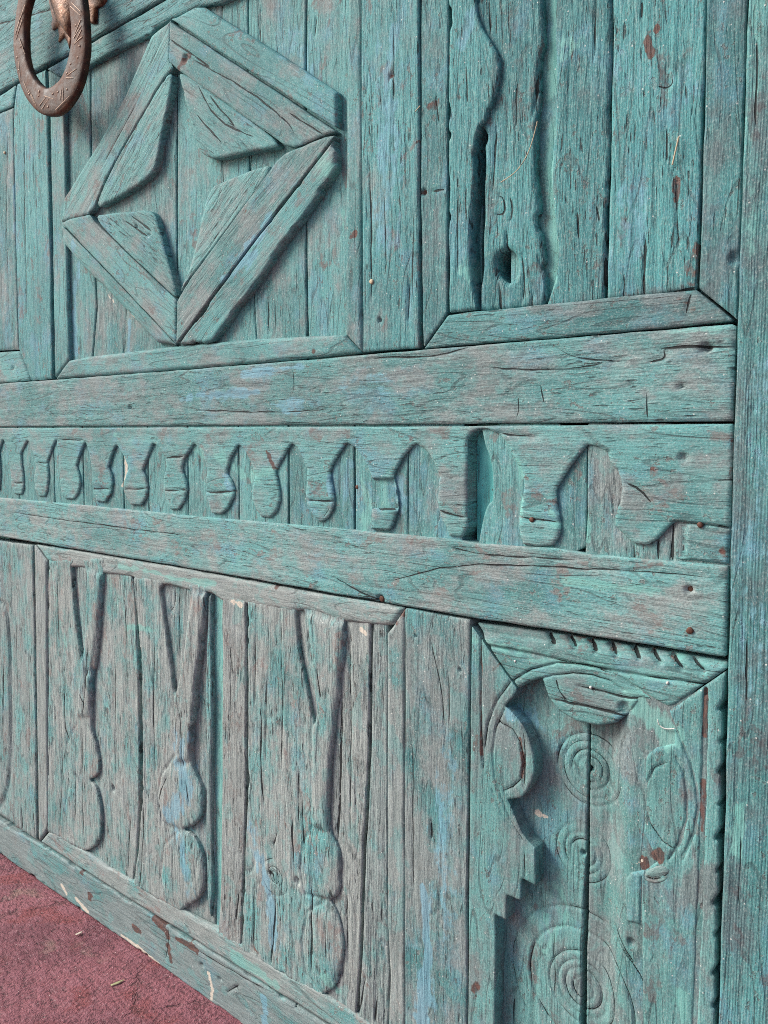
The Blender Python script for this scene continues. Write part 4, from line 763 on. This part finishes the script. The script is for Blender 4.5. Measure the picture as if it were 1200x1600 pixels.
piece('carved_strip', tp, D("712.1 670.9 740.3 671.1 719.8 583.8 712.1 551.2 707.9 581.9"), -.005, r=.002, base=-.043, grain=90, cover=0.33, green=.4, relief=1.8, pale_wood=.6, chip=.003)
piece('carved_strip', tp, D("774.7 658.1 783.5 667.2 780.3 593.4 781.1 491.9 774.8 282.5 775.7 182.0 768.0 130.8 762.4 171.7 759.2 245.6 765.8 384.9 765.5 509.2"), -.005, r=.004, base=-.043, grain=90, cover=0.33, green=.3, relief=1.8, pale_wood=.4)
piece('carved_plank', tp, D("814.5 668.0 869.1 667.1 867.5 607.3 863.8 380.8 852.7 205.2 846.6 114.9 792.0 116.8 801.9 207.4 808.9 396.2"), -.001, cover=0.13, green=.45, **gk_, feats=[('crack', D("808.6 380.8 804.8 348.9"), .003, .005), ('crack', D("845.2 207.6 835.2 157.2"), .002, .004), ('crack', D("834.3 602.0 828.4 451.8"), .0008, .002)])
t3 = D("1072.0 682.6 1070.8 652.4 1067.3 630.4 1062.6 586.2 1053.2 540.4 1047.1 503.6 1041.0 457.4 1037.2 402.1 1038.3 367.8 1049.2 355.8 1058.8 340.8 1061.1 318.9 1058.7 295.3 1052.7 277.5 1035.6 267.5 1051.4 256.8 1058.6 240.3 1065.8 220.2 1064.6 192.1 1058.5 166.3 1048.7 143.2 1021.3 118.5")
n3 = smooth(D("972.5 673.9 992.8 676.5 991.2 617.9 999.8 592.3 1015.7 541.3 1015.6 516.1 1009.3 508.3 995.8 559.9 977.1 615.6"), 1)
piece('carved_plank', tp, D("872.7 667.5 999.0 672.9 1112.2 675.4 1110.7 645.9 1108.2 518.1 1103.9 430.5 1098.4 367.4 1096.2 295.5 1092.9 204.1 1084.7 108.8 850.4 114.4 857.2 206.9 868.2 382.0"), -.006, cover=0.25, green=.45, tilt=(.03, 0), **gk_,
      feats=[('crack', D("1055.1 565.4 1059.8 557.5 1056.2 431.9 1048.9 348.1"), .0022, .005), ('crack', D("1072.6 638.4 1076.1 508.3 1073.9 374.3"), .001, .005), ('crack', D("1069.1 282.0 1070.3 190.5"), .0014, .005)])
piece('carved_tree', tp, [tuple(q) for q in smooth(t3, 2, False)]+D("1021.3 118.5 850.4 115.5 857.2 206.9 868.2 382.0 872.7 665.6"), -.001, r=.0032, cover=0.29, green=.42, holes=[n3], **rk,
      feats=[('crack', D("943.6 660.9 944.1 573.0 947.7 536.4 943.9 431.8"), .0012, .003), ('crack', D("902.2 503.0 898.2 419.7 904.5 362.9"), .0022, .003), ('crack', D("912.6 557.7 909.7 432.4"), .0016, .003), ('crack', D("929.5 233.7 924.7 172.4 917.1 124.3"), .003, .005),
             ('crack', D("1003.7 624.4 1007.3 598.1"), .002, .004), ('swell', D("996.5 665.4 1070.8 661.0 1053.2 540.4 1037.2 402.1 1037.1 365.6 1007.3 365.4 1008.1 503.5 1018.1 532.9"), .004, .008), ('groove', D("1007.3 365.4 986.6 330.8 981.2 291.0 991.3 258.5 1031.9 266.1"), .0024, .0018), ('groove', D("1031.9 264.2 996.4 234.8 983.0 186.4 990.6 141.2 1021.3 124.2"), .0024, .0018), ('crack', D("908.9 263.8 922.9 264.8 927.0 252.5"), .002, .003), ('circle', D("927.1 260.4")[0], .016, .0012, .0012), ('circle', D("927.1 260.4")[0], .027, .0012, .0010), ('circle', D("927.1 260.4")[0], .009, .0012, .0010), ('dent', D("974.5 271.5")[0], .006, .004),
             ('crack', D("879.7 225.3 880.4 174.9 876.8 132.7"), .0016, .003), ('crack', D("1004.4 299.1 1005.2 214.5 1003.6 146.9"), .0014, .003), ('crack', D("964.6 361.7 966.7 295.6"), .002, .003), ('crack', D("933.4 332.7 926.3 311.0"), .002, .003), ('crack', D("1019.6 586.9 1026.8 552.6"), .0026, .003),
             ('crack', D("979.7 441.2 977.7 356.2"), .0014, .003), ('crack', D("889.6 610.8 886.8 514.2"), .001, .003), ('crack', D("984.6 405.2 990.5 322.6"), .0014, .003), ('crack', D("1031.8 234.4 1034.0 179.1"), .0012, .003),
             ('swell', D("984.1 339.4 1037.1 365.6 1058.8 336.3 1052.7 279.4 1028.1 266.6 983.5 258.5"), .0018, .012), ('swell', D("990.0 244.7 1046.6 254.1 1065.8 215.6 1058.5 166.3 1021.3 123.2 989.3 140.7"), .0018, .012)],
      label='third and widest carved tree with a knot beside its trunk')
piece('carved_plank', tp, D("1115.0 675.0 1139.1 671.0 1141.1 483.7 1141.6 268.7 1145.7 195.8 1141.8 100.4 1089.5 106.4 1096.3 205.6 1101.9 297.6 1104.0 369.2 1109.5 432.1 1112.6 519.1 1114.5 646.5"), -.003, cover=0.25, green=.45, base=-.044, grain=90, r=.003, relief=2.2, rib=.8, pale_wood=.6,
      feats=[('crack', D("1125.9 178.0 1120.5 126.0"), .0015, .004), ('crack', D("1103.3 181.4 1091.8 126.0"), .0015, .004)])

# ================================================================ arched panel, lower right
ap = backing('arched_panel', 1.11, 1.57, .10, .72, -.046, door, DARK, .012); ap['label'] = 'panel with carved brackets and rings of concentric grooves'
BZ = -.020
def circ(s, wd=.0011, dp_=.0028):
    q = s; return ('circle', q[0], math.hypot(q[1][0]-q[0][0], q[1][1]-q[0][1]), wd, dp_)
rings = [circ(D("1412.7 547.0 1426.7 550.7")), circ(D("1412.7 547.0 1434.0 552.6")), circ(D("1412.7 547.0 1443.3 555.1"), dp_=.0016), circ(D("1412.7 547.0 1451.1 557.1"), .0013),
         circ(D("1406.9 451.2 1421.1 456.0")), circ(D("1406.9 451.2 1428.5 458.5")), circ(D("1406.9 451.2 1438.0 461.6"), dp_=.0018),
         circ(D("1410.9 295.8 1422.3 301.0")), circ(D("1410.9 295.8 1431.2 305.0")), circ(D("1410.9 295.8 1439.3 308.7")), circ(D("1410.9 295.8 1448.8 312.9"), .0013), circ(D("1410.9 295.8 1472.2 323.5"), .0015, .0032), circ(D("1410.9 295.8 1493.4 333.0"), .0013)]
gk = dict(base=-.045, grain=90, r=.0025, cover=.52, green=.75, relief=.8, warp=.0008, pale_wood=.35, shade_mul=0.90)
piece('ground_board', ap, D("1260.0 642.6 1409.1 654.6 1409.7 591.1 1410.2 512.5 1410.2 454.6 1409.1 380.7 1407.8 343.1 1410.0 177.9 1253.9 93.9"), BZ, **gk,
      feats=rings+[('dent', D("1406.9 451.2")[0], .003, .006), ('crack', D("1323.2 244.3 1323.3 196.1"), .001, .003), ('crack', D("1373.1 351.6 1377.5 269.2"), .0009, .0015)])
piece('ground_board', ap, D("1410.2 654.8 1542.8 660.3 1548.7 238.6 1416.2 181.2 1414.2 345.8 1414.8 382.9 1413.6 455.7 1412.9 513.3 1411.5 591.6"), BZ, **gk,
      feats=rings+[('ramp', D("1431.8 554.1")[0][0], D("1469.2 535.1")[0][0], .0185), ('dent', D("1413.5 547.9")[0], .0035, .006), ('groove', D("1449.5 389.2 1461.4 376.0 1474.5 363.7"), .0012, .0025), ('dent', D("1472.5 382.7")[0], .005, .004)])
ak = dict(base=-.045, relief=.7, pale_wood=.35, shade_mul=0.90)
arch = [('groove', D("1322.9 629.7 1329.4 636.1 1349.5 650.8 1380.6 663.5 1417.9 667.4 1453.5 661.1 1480.8 649.2 1504.0 637.8"), .0013, .003), ('groove', D("1357.7 640.8 1377.1 649.4 1399.8 655.8 1421.8 657.8 1439.7 655.8 1457.3 647.8"), .001, .0025)]
nt = []
notches = D("1366.0 693.5 1374.1 682.1 1391.3 693.2 1399.8 682.8 1415.0 693.5 1424.0 683.4 1437.9 693.8 1446.6 683.2 1462.1 693.8 1471.8 683.6 1482.1 693.2 1492.8 683.4 1504.1 691.8 1514.5 682.2 1524.1 691.5 1535.4 683.5")
for i in range(0, len(notches), 2): nt.append(('groove', notches[i:i+2], .0026, .0055)); nt.append(('crack', notches[i:i+2], .0022, .002)); stain('rust', [notches[i], ((notches[i][0]+notches[i+1][0])/2, (notches[i][1]+notches[i+1][1])/2)], .003, .7)
S('rust', D("1372.2 695.9 1438.5 696.6 1505.2 697.1 1555.1 696.3"), 3, .55)
piece('arch_board', ap, D("1272.7 691.2 1364.4 694.0 1472.8 694.9 1536.2 694.8 1556.3 694.7 1556.6 688.6 1537.6 670.8 1503.3 638.3 1487.7 640.8 1475.0 644.1 1471.8 638.8 1464.7 628.7 1449.3 612.5 1430.4 604.8 1404.8 603.8 1383.4 611.1 1370.7 623.3 1362.4 642.4 1346.6 635.8 1332.9 625.8 1301.2 658.3"), .0, grain=D("1272.7 691.2 1556.4 694.1"), r=.004, cover=.50, green=.75, **ak,
      feats=arch+nt+[('groove', D("1285.4 667.6 1349.2 668.0 1403.2 666.1 1473.6 666.9 1537.7 670.2"), .0018, .004), ('recess', D("1268.1 701.2 1559.4 705.0 1559.9 692.9 1268.5 677.0"), .006, .010),
      ('crack', D("1373.9 622.5 1389.3 622.2 1426.3 623.8 1462.9 620.9"), .0016, .006), ('crack', D("1406.0 643.1 1432.9 642.9 1457.5 641.2 1474.3 644.6 1508.3 641.3"), .0012, .005), ('crack', D("1379.5 645.0 1382.9 632.9 1393.0 624.4"), .0022, .003), ('dent', D("1457.8 630.5")[0], .006, .004)],
      label='arched head board with a lens shaped pendant')
lb = D("1270.1 687.1 1299.5 657.3 1332.1 624.9 1325.7 614.1 1315.8 602.4 1326.0 596.4 1338.7 586.0 1347.9 571.3 1354.0 554.4 1356.0 536.7 1352.2 523.2 1344.4 507.6 1337.9 500.6 1321.2 493.5 1328.2 482.0 1340.4 460.1 1349.6 452.6 1358.7 448.2 1359.6 405.9 1341.4 407.0 1341.0 405.3 1341.1 380.3 1322.5 380.2 1322.1 378.5 1322.2 350.0 1306.5 350.5 1308.8 319.7 1308.8 216.6 1309.6 120.3 1272.0 116.3 1270.8 360.3 1269.7 594.9")
piece('bracket_board', ap, lb, .0, grain=90, r=.0018, wav=.0002, cover=.46, green=.7, **ak,
      feats=[('groove', D("1322.9 631.2 1305.5 606.2 1293.9 577.3 1290.0 549.7 1287.8 522.4"), .0012, .0028), ('groove', D("1315.9 598.7 1304.4 573.6 1300.6 541.0 1303.7 515.1 1312.7 494.8 1325.1 470.4 1341.3 453.0"), .0011, .0025),
             ('groove', D("1309.4 582.3 1326.4 577.2 1336.6 564.8 1342.0 544.0 1338.3 522.3 1327.7 510.4 1316.0 502.6"), .0013, .0028), ('groove', D("1282.7 673.2 1283.9 597.9 1286.7 531.3"), .0012, .003), ('crack', D("1340.4 580.5 1343.5 551.8 1342.6 514.6"), .0008, .002),
             ('groove', D("1300.5 499.0 1313.0 475.9 1328.7 458.0"), .001, .002), ('crack', D("1344.1 440.3 1345.6 406.9"), .0009, .002)], label='stepped bracket with a round lobe on the left of the arch')
piece('bracket_board', ap, D("1503.4 637.0 1537.7 669.5 1556.6 687.4 1555.2 659.8 1550.3 648.4 1554.2 645.1 1555.8 624.7 1552.3 616.5 1555.1 614.4 1556.0 597.7 1551.5 586.8 1555.1 583.9 1556.6 562.0 1553.9 555.3 1556.1 553.9 1556.8 533.8 1551.8 521.6 1555.8 518.6 1557.3 497.8 1553.9 489.1 1556.6 487.2 1557.6 469.7 1552.2 456.2 1556.5 453.1 1558.2 433.1 1555.1 425.0 1557.6 423.5 1558.5 397.4 1553.9 385.3 1557.6 382.9 1559.0 362.7 1555.1 352.3 1558.2 350.5 1559.6 318.8 1555.7 308.2 1558.8 306.5 1561.6 258.6 1489.4 219.0 1487.5 302.6 1483.6 407.7 1466.5 405.1 1464.5 450.8 1470.4 459.8 1485.2 467.7 1498.0 480.9 1488.3 495.1 1481.9 506.5 1479.8 576.3 1483.4 587.2 1493.0 597.5 1510.1 605.6 1508.9 622.8"), -.0005, grain=90, base=-.045, r=.003, cover=.58, green=.7, relief=.8, wav=.0003, pale_wood=.3, shade_mul=0.89,
      feats=[('groove', D("1538.4 666.5 1540.3 579.3 1540.4 525.0 1540.8 460.4 1540.6 394.7 1539.9 327.8 1540.3 260.6"), .0020, .005), ('groove', D("1500.7 640.3 1514.2 615.6 1526.3 591.6 1533.3 567.9 1535.8 549.3 1533.1 522.7 1522.2 491.8"), .0013, .003),
             ('groove', D("1513.2 591.5 1520.5 580.4 1524.3 558.9 1525.2 533.2 1518.0 504.8 1508.9 487.3"), .0013, .003), ('groove', D("1502.5 584.2 1491.1 575.9 1483.7 557.3 1483.1 533.8 1489.0 516.8 1501.9 502.9 1511.8 499.5"), .001, .0025),
             ('groove', D("1481.0 581.2 1481.8 509.8"), .0012, .003), ('groove', D("1481.4 457.5 1482.3 407.8"), .0012, .003), ('dent', D("1521.1 413.2")[0], .003, .001)],
      label='low relief right bracket with scalloped edge')
piece('plug', ap, smooth(D("1482.4 461.0 1488.2 469.8 1499.8 479.2 1509.6 477.9 1511.8 472.0 1506.9 463.0 1495.3 456.1 1485.9 455.5"), 2), .001, base=-.02, grain=30, r=.003, shade_mul=0.85, cover=.3, green=.8, relief=.5, feats=[('crack', D("1485.8 460.8 1497.1 461.5 1510.4 473.6"), .001, .003)])
for q in D("1329.0 656.5 1420.7 644.6 1501.8 665.1"): nail('nail', ap, q, .0002, .0015, THREAD)
nail('nail', door, D("1521.9 720.6")[0], .0005, .0035); nail('nail', door, D("1130.5 701.9")[0], -.003, .004); nail('nail', door, D("1519.9 760.3")[0], -.004, .003); nail('nail', door, D("1115.3 1098.7")[0], .001, .003, STRAW); nail('nail', lp, D("170.4 1457.7")[0], -.001, .003, STRAW)

# ================================================================ jamb
JF = [('crack', D("1563.3 1254.1 1565.3 1177.8"), .0009, .002), ('crack', D("1575.5 731.7 1577.2 659.7"), .0009, .002), ('dent', D("1573.3 930.6")[0], .004, .0012), ('crack', D("1577.4 536.7 1578.5 461.8"), .0008, .002)]
jm = piece('door_jamb', None, D("1543.4 1616.4 1554.5 1289.1 1556.1 1011.7 1556.5 919.4 1558.1 787.0 1559.4 698.9 1561.8 563.3 1563.5 339.2 1564.9 260.4 1570.4 -20.3 1693.4 -28.1 1722.3 -2.3 1661.6 1545.9"), .004, base=-.08, grain=90, r=.003, cover=.40, green=.35, rib=1., relief=.7, warp=.0004, pale_wood=.0, fibre=.5, shade_mul=0.84, feats=JF)
jm['kind'] = 'thing'; tag(jm, 'finely ribbed teal door jamb beside the carved door', 'jamb')

# ================================================================ knocker
kn = empty('door_knocker', (D("360.9 1612.3")[0][0], -.02, D("360.9 1612.3")[0][1]), 'rusty iron ring knocker with engraved lines hanging on the door', 'knocker')
KZ = .046
outer = smooth(D("331.3 1668.8 314.1 1625.9 309.5 1594.7 316.2 1554.8 338.9 1510.7 369.0 1480.4 399.1 1460.2 428.9 1449.8 462.6 1445.7 495.9 1454.8 524.8 1472.5 543.8 1502.0 551.4 1539.0 547.7 1579.1 540.3 1620.3 515.3 1663.0 452.6 1702.0 384.4 1711.9 351.6 1694.0"), 2)
inner = smooth(D("369.5 1656.4 357.0 1639.4 352.2 1603.6 354.2 1565.7 370.4 1534.5 393.6 1512.4 418.9 1497.3 444.5 1495.7 470.0 1502.3 487.3 1517.8 500.6 1539.1 505.8 1562.5 501.6 1593.6 493.3 1626.1 478.5 1650.9 450.7 1670.4 417.1 1675.9 390.6 1672.4"), 2)
def resample(p, n, ang0):
    c = np.array([(p[:, 0].max()+p[:, 0].min())/2, (p[:, 1].max()+p[:, 1].min())/2]); out = []
    for k in range(n):
        a = ang0+2*math.pi*k/n; d = np.array([math.cos(a), math.sin(a)])
        best = None
        for i in range(len(p)):
            q, e = p[i]-KC, p[(i+1) % len(p)]-p[i]
            den = d[0]*e[1]-d[1]*e[0]
            if abs(den) < 1e-12: continue
            t = (q[0]*e[1]-q[1]*e[0])/den; s_ = (q[0]*d[1]-q[1]*d[0])/den
            if t > 0 and -1e-9 <= s_ <= 1+1e-9: best = t if best is None else max(best, t)
        out.append(KC+d*best)
    return np.array(out)
KC = np.array(D("432.9 1584.6")[0])
N = 96; oo = resample(outer, N, 0); ii = resample(inner, N, 0)
prof = [(0, -.011), (0, -.003), (.07, -.0006), (.2, .0004), (.5, .0010), (.8, .0004), (.93, -.0006), (1, -.003), (1, -.011), (.9, -.014), (.1, -.014)]
V = []; F = []; m = len(prof)
for k in range(N):
    for a, dz in prof:
        q = ii[k]*(1-a)+oo[k]*a; j = .0008*(float(vnoise(np.array(k*.35), np.array(a*3.), 3))-.5)
        V.append((q[0], -(KZ+dz+j), q[1]))
for k in range(N):
    for a in range(m): F.append((k*m+a, k*m+(a+1) % m, ((k+1) % N)*m+(a+1) % m, ((k+1) % N)*m+a))
ring = mesh_obj('ring', V, F, IRON, kn)
rng = random.Random(4)
def stroke(p, q, wd=.0009):
    a = Vector((p[0], 0, p[1])); b = Vector((q[0], 0, q[1])); d = (b-a).normalized(); nrm = Vector((0, -1, 0)); sd = d.cross(nrm)*wd
    o = Vector((0, -(KZ+.0011), 0)); t = Vector((0, -.0005, 0))
    Vv = [a+sd+o, a-sd+o, b-sd*.5+o, b+sd*.5+o, a+sd*.4+o+t, a-sd*.4+o+t, b-sd*.2+o+t, b+sd*.2+o+t]
    mesh_obj('engraved_stroke', Vv, [(4, 5, 6, 7), (0, 1, 5, 4), (1, 2, 6, 5), (2, 3, 7, 6), (3, 0, 4, 7)], INLAY, ring, smooth_=False)
sl = D("362.3 1650.3 330.3 1621.0 345.2 1635.6 324.9 1611.8 351.8 1630.4 326.7 1603.8 514.1 1604.5 540.3 1583.4 509.9 1600.9 538.1 1578.2 539.6 1570.9 521.3 1554.9 540.7 1554.9 518.5 1538.9 542.1 1543.7 520.5 1540.3 494.3 1497.7 522.3 1500.1 490.1 1494.8 511.8 1489.0 474.9 1480.6 469.9 1464.5 481.2 1482.0 478.0 1461.4 399.9 1472.7 426.7 1482.7 408.2 1465.4 432.7 1476.0 364.2 1509.5 384.8 1480.7 374.7 1498.2 391.1 1474.9 418.1 1484.9 449.4 1471.7 333.4 1566.2 337.9 1529.3 349.3 1526.3 363.8 1504.2 454.6 1452.9 500.5 1463.8 338.3 1602.5 356.8 1570.3 517.0 1549.2 541.1 1561.6")
for i in range(0, len(sl), 2): stroke(sl[i], sl[i+1])
for q in D("326.9 1573.5 365.9 1501.5 398.8 1489.9 462.5 1479.7 445.8 1481.0 505.1 1512.8 533.8 1532.4 491.1 1476.4 348.6 1583.4 429.8 1464.2 332.3 1550.3 527.1 1516.6 341.9 1587.5 401.4 1496.6 492.4 1501.3 523.9 1566.9"):
    Vv = []; Fv = []
    for zf, rf in ((.0006, .0022), (.0016, .0016), (.0019, .0006)):
        for k in range(7):
            t = 2*math.pi*k/7; Vv.append((q[0]+rf*math.cos(t), -(KZ+zf), q[1]+rf*math.sin(t)))
    for z_ in range(2):
        for k in range(7): Fv.append((z_*7+k, z_*7+(k+1) % 7, z_*7+7+(k+1) % 7, z_*7+7+k))
    Fv.append(tuple(range(14, 21))); mesh_obj('engraved_dot', Vv, Fv, INLAY, ring)
# copper boss and its leaf-edged back plate
def dome(name, outline, z0, hgt, mat, parent):
    p = np.array(outline); c = p.mean(0); Vv = []; Fv = []; n = len(p); L = 7
    for l in range(L):
        f_ = 1-l/L; zz = z0+hgt*math.sqrt(max(0, 1-f_*f_))
        for q in p: Vv.append((c[0]+(q[0]-c[0])*f_, -zz, c[1]+(q[1]-c[1])*f_))
    Vv.append((c[0], -(z0+hgt), c[1])); base_ = len(Vv)
    for q in p: Vv.append((q[0], -(z0-.004), q[1]))
    for l in range(L-1):
        for k in range(n): Fv.append((l*n+k, l*n+(k+1) % n, (l+1)*n+(k+1) % n, (l+1)*n+k))
    for k in range(n):
        Fv.append(((L-1)*n+k, (L-1)*n+(k+1) % n, L*n)); Fv.append((base_+k, base_+(k+1) % n, (k+1) % n, k))
    return mesh_obj(name, Vv, Fv, mat, parent)
dome('boss', smooth(D("380.3 1737.8 383.6 1684.0 388.9 1661.1 404.4 1629.8 420.4 1609.0 436.4 1590.6 450.4 1579.1 461.7 1596.4 475.4 1622.8 484.9 1650.1 479.1 1692.5 434.0 1734.0"), 2), .012, .016, COPPER, kn)
dome('back_plate', D("350.8 1774.9 355.7 1708.9 370.6 1661.0 378.1 1637.2 373.2 1630.1 377.0 1619.3 394.6 1619.3 398.1 1604.4 395.3 1593.5 415.0 1598.2 426.9 1582.0 430.6 1572.5 439.7 1586.6 452.9 1599.4 465.6 1605.8 485.7 1603.7 503.1 1591.2 516.6 1588.0 519.7 1611.2 537.0 1609.7 546.7 1614.5 553.6 1641.8 540.5 1685.8 464.9 1748.4"), .006, .003, COPPER, kn)

# ================================================================ small loose things
def world(p, z): return (p[0], -z, p[1])
def straw(label, pts, z, r=.0006, mat=STRAW, cat='straw', name='straw', grp=None):
    o = tube(name, [world(p, z+.0018) for p in smooth(pts, 2, False)], r, mat); tag(o, label, cat, grp)
straw('dry straw stuck to the right plank of the wave carved panel', D("1495.7 1185.9 1493.6 1175.9 1490.4 1161.4"), -.001, .0008)
straw('thin curved straw lying across the knothole plank', D("1347.9 1233.6 1342.3 1213.5 1334.9 1198.8 1322.7 1186.7 1304.4 1180.3"), .004, .0005)
straw('curl of white thread caught in the right of the arched panel', D("1493.4 626.4 1494.9 620.8 1501.4 618.4 1510.9 621.3"), -.001, .0006, THREAD, 'thread', 'thread')
straw('short dry straw poking over the left stile of the wave carved panel', D("1183.1 1285.0 1190.6 1289.6"), .0, .0006)
def chip(name, label, pts, mat, cat, hgt=.0005):
    p = np.array([q for q in pts]); c = p.mean(0)
    Vv = [(q[0], q[1], .0008) for q in p]+[(c[0]+(q[0]-c[0])*.7, c[1]+(q[1]-c[1])*.7, .0008+hgt) for q in p]
    n = len(p); Fv = [(k, (k+1) % n, n+(k+1) % n, n+k) for k in range(n)]+[tuple(range(n, 2*n))]
    tag(mesh_obj(name, Vv, Fv, mat, None, smooth_=False), label, cat)
chip('wood_chip', 'white sliver lying on the red floor near the bottom rail', D("441.6 -48.9 441.5 -41.2 442.7 -33.6 446.9 -39.2 446.1 -47.7"), CHIP, 'chip')
chip('dry_leaf', 'small greenish dry leaf lying on the red floor', D("617.1 -85.1 618.6 -74.1 621.8 -62.8 624.0 -63.1 624.7 -74.4 620.9 -85.1"), LEAF, 'leaf')
print('pieces', COUNT)
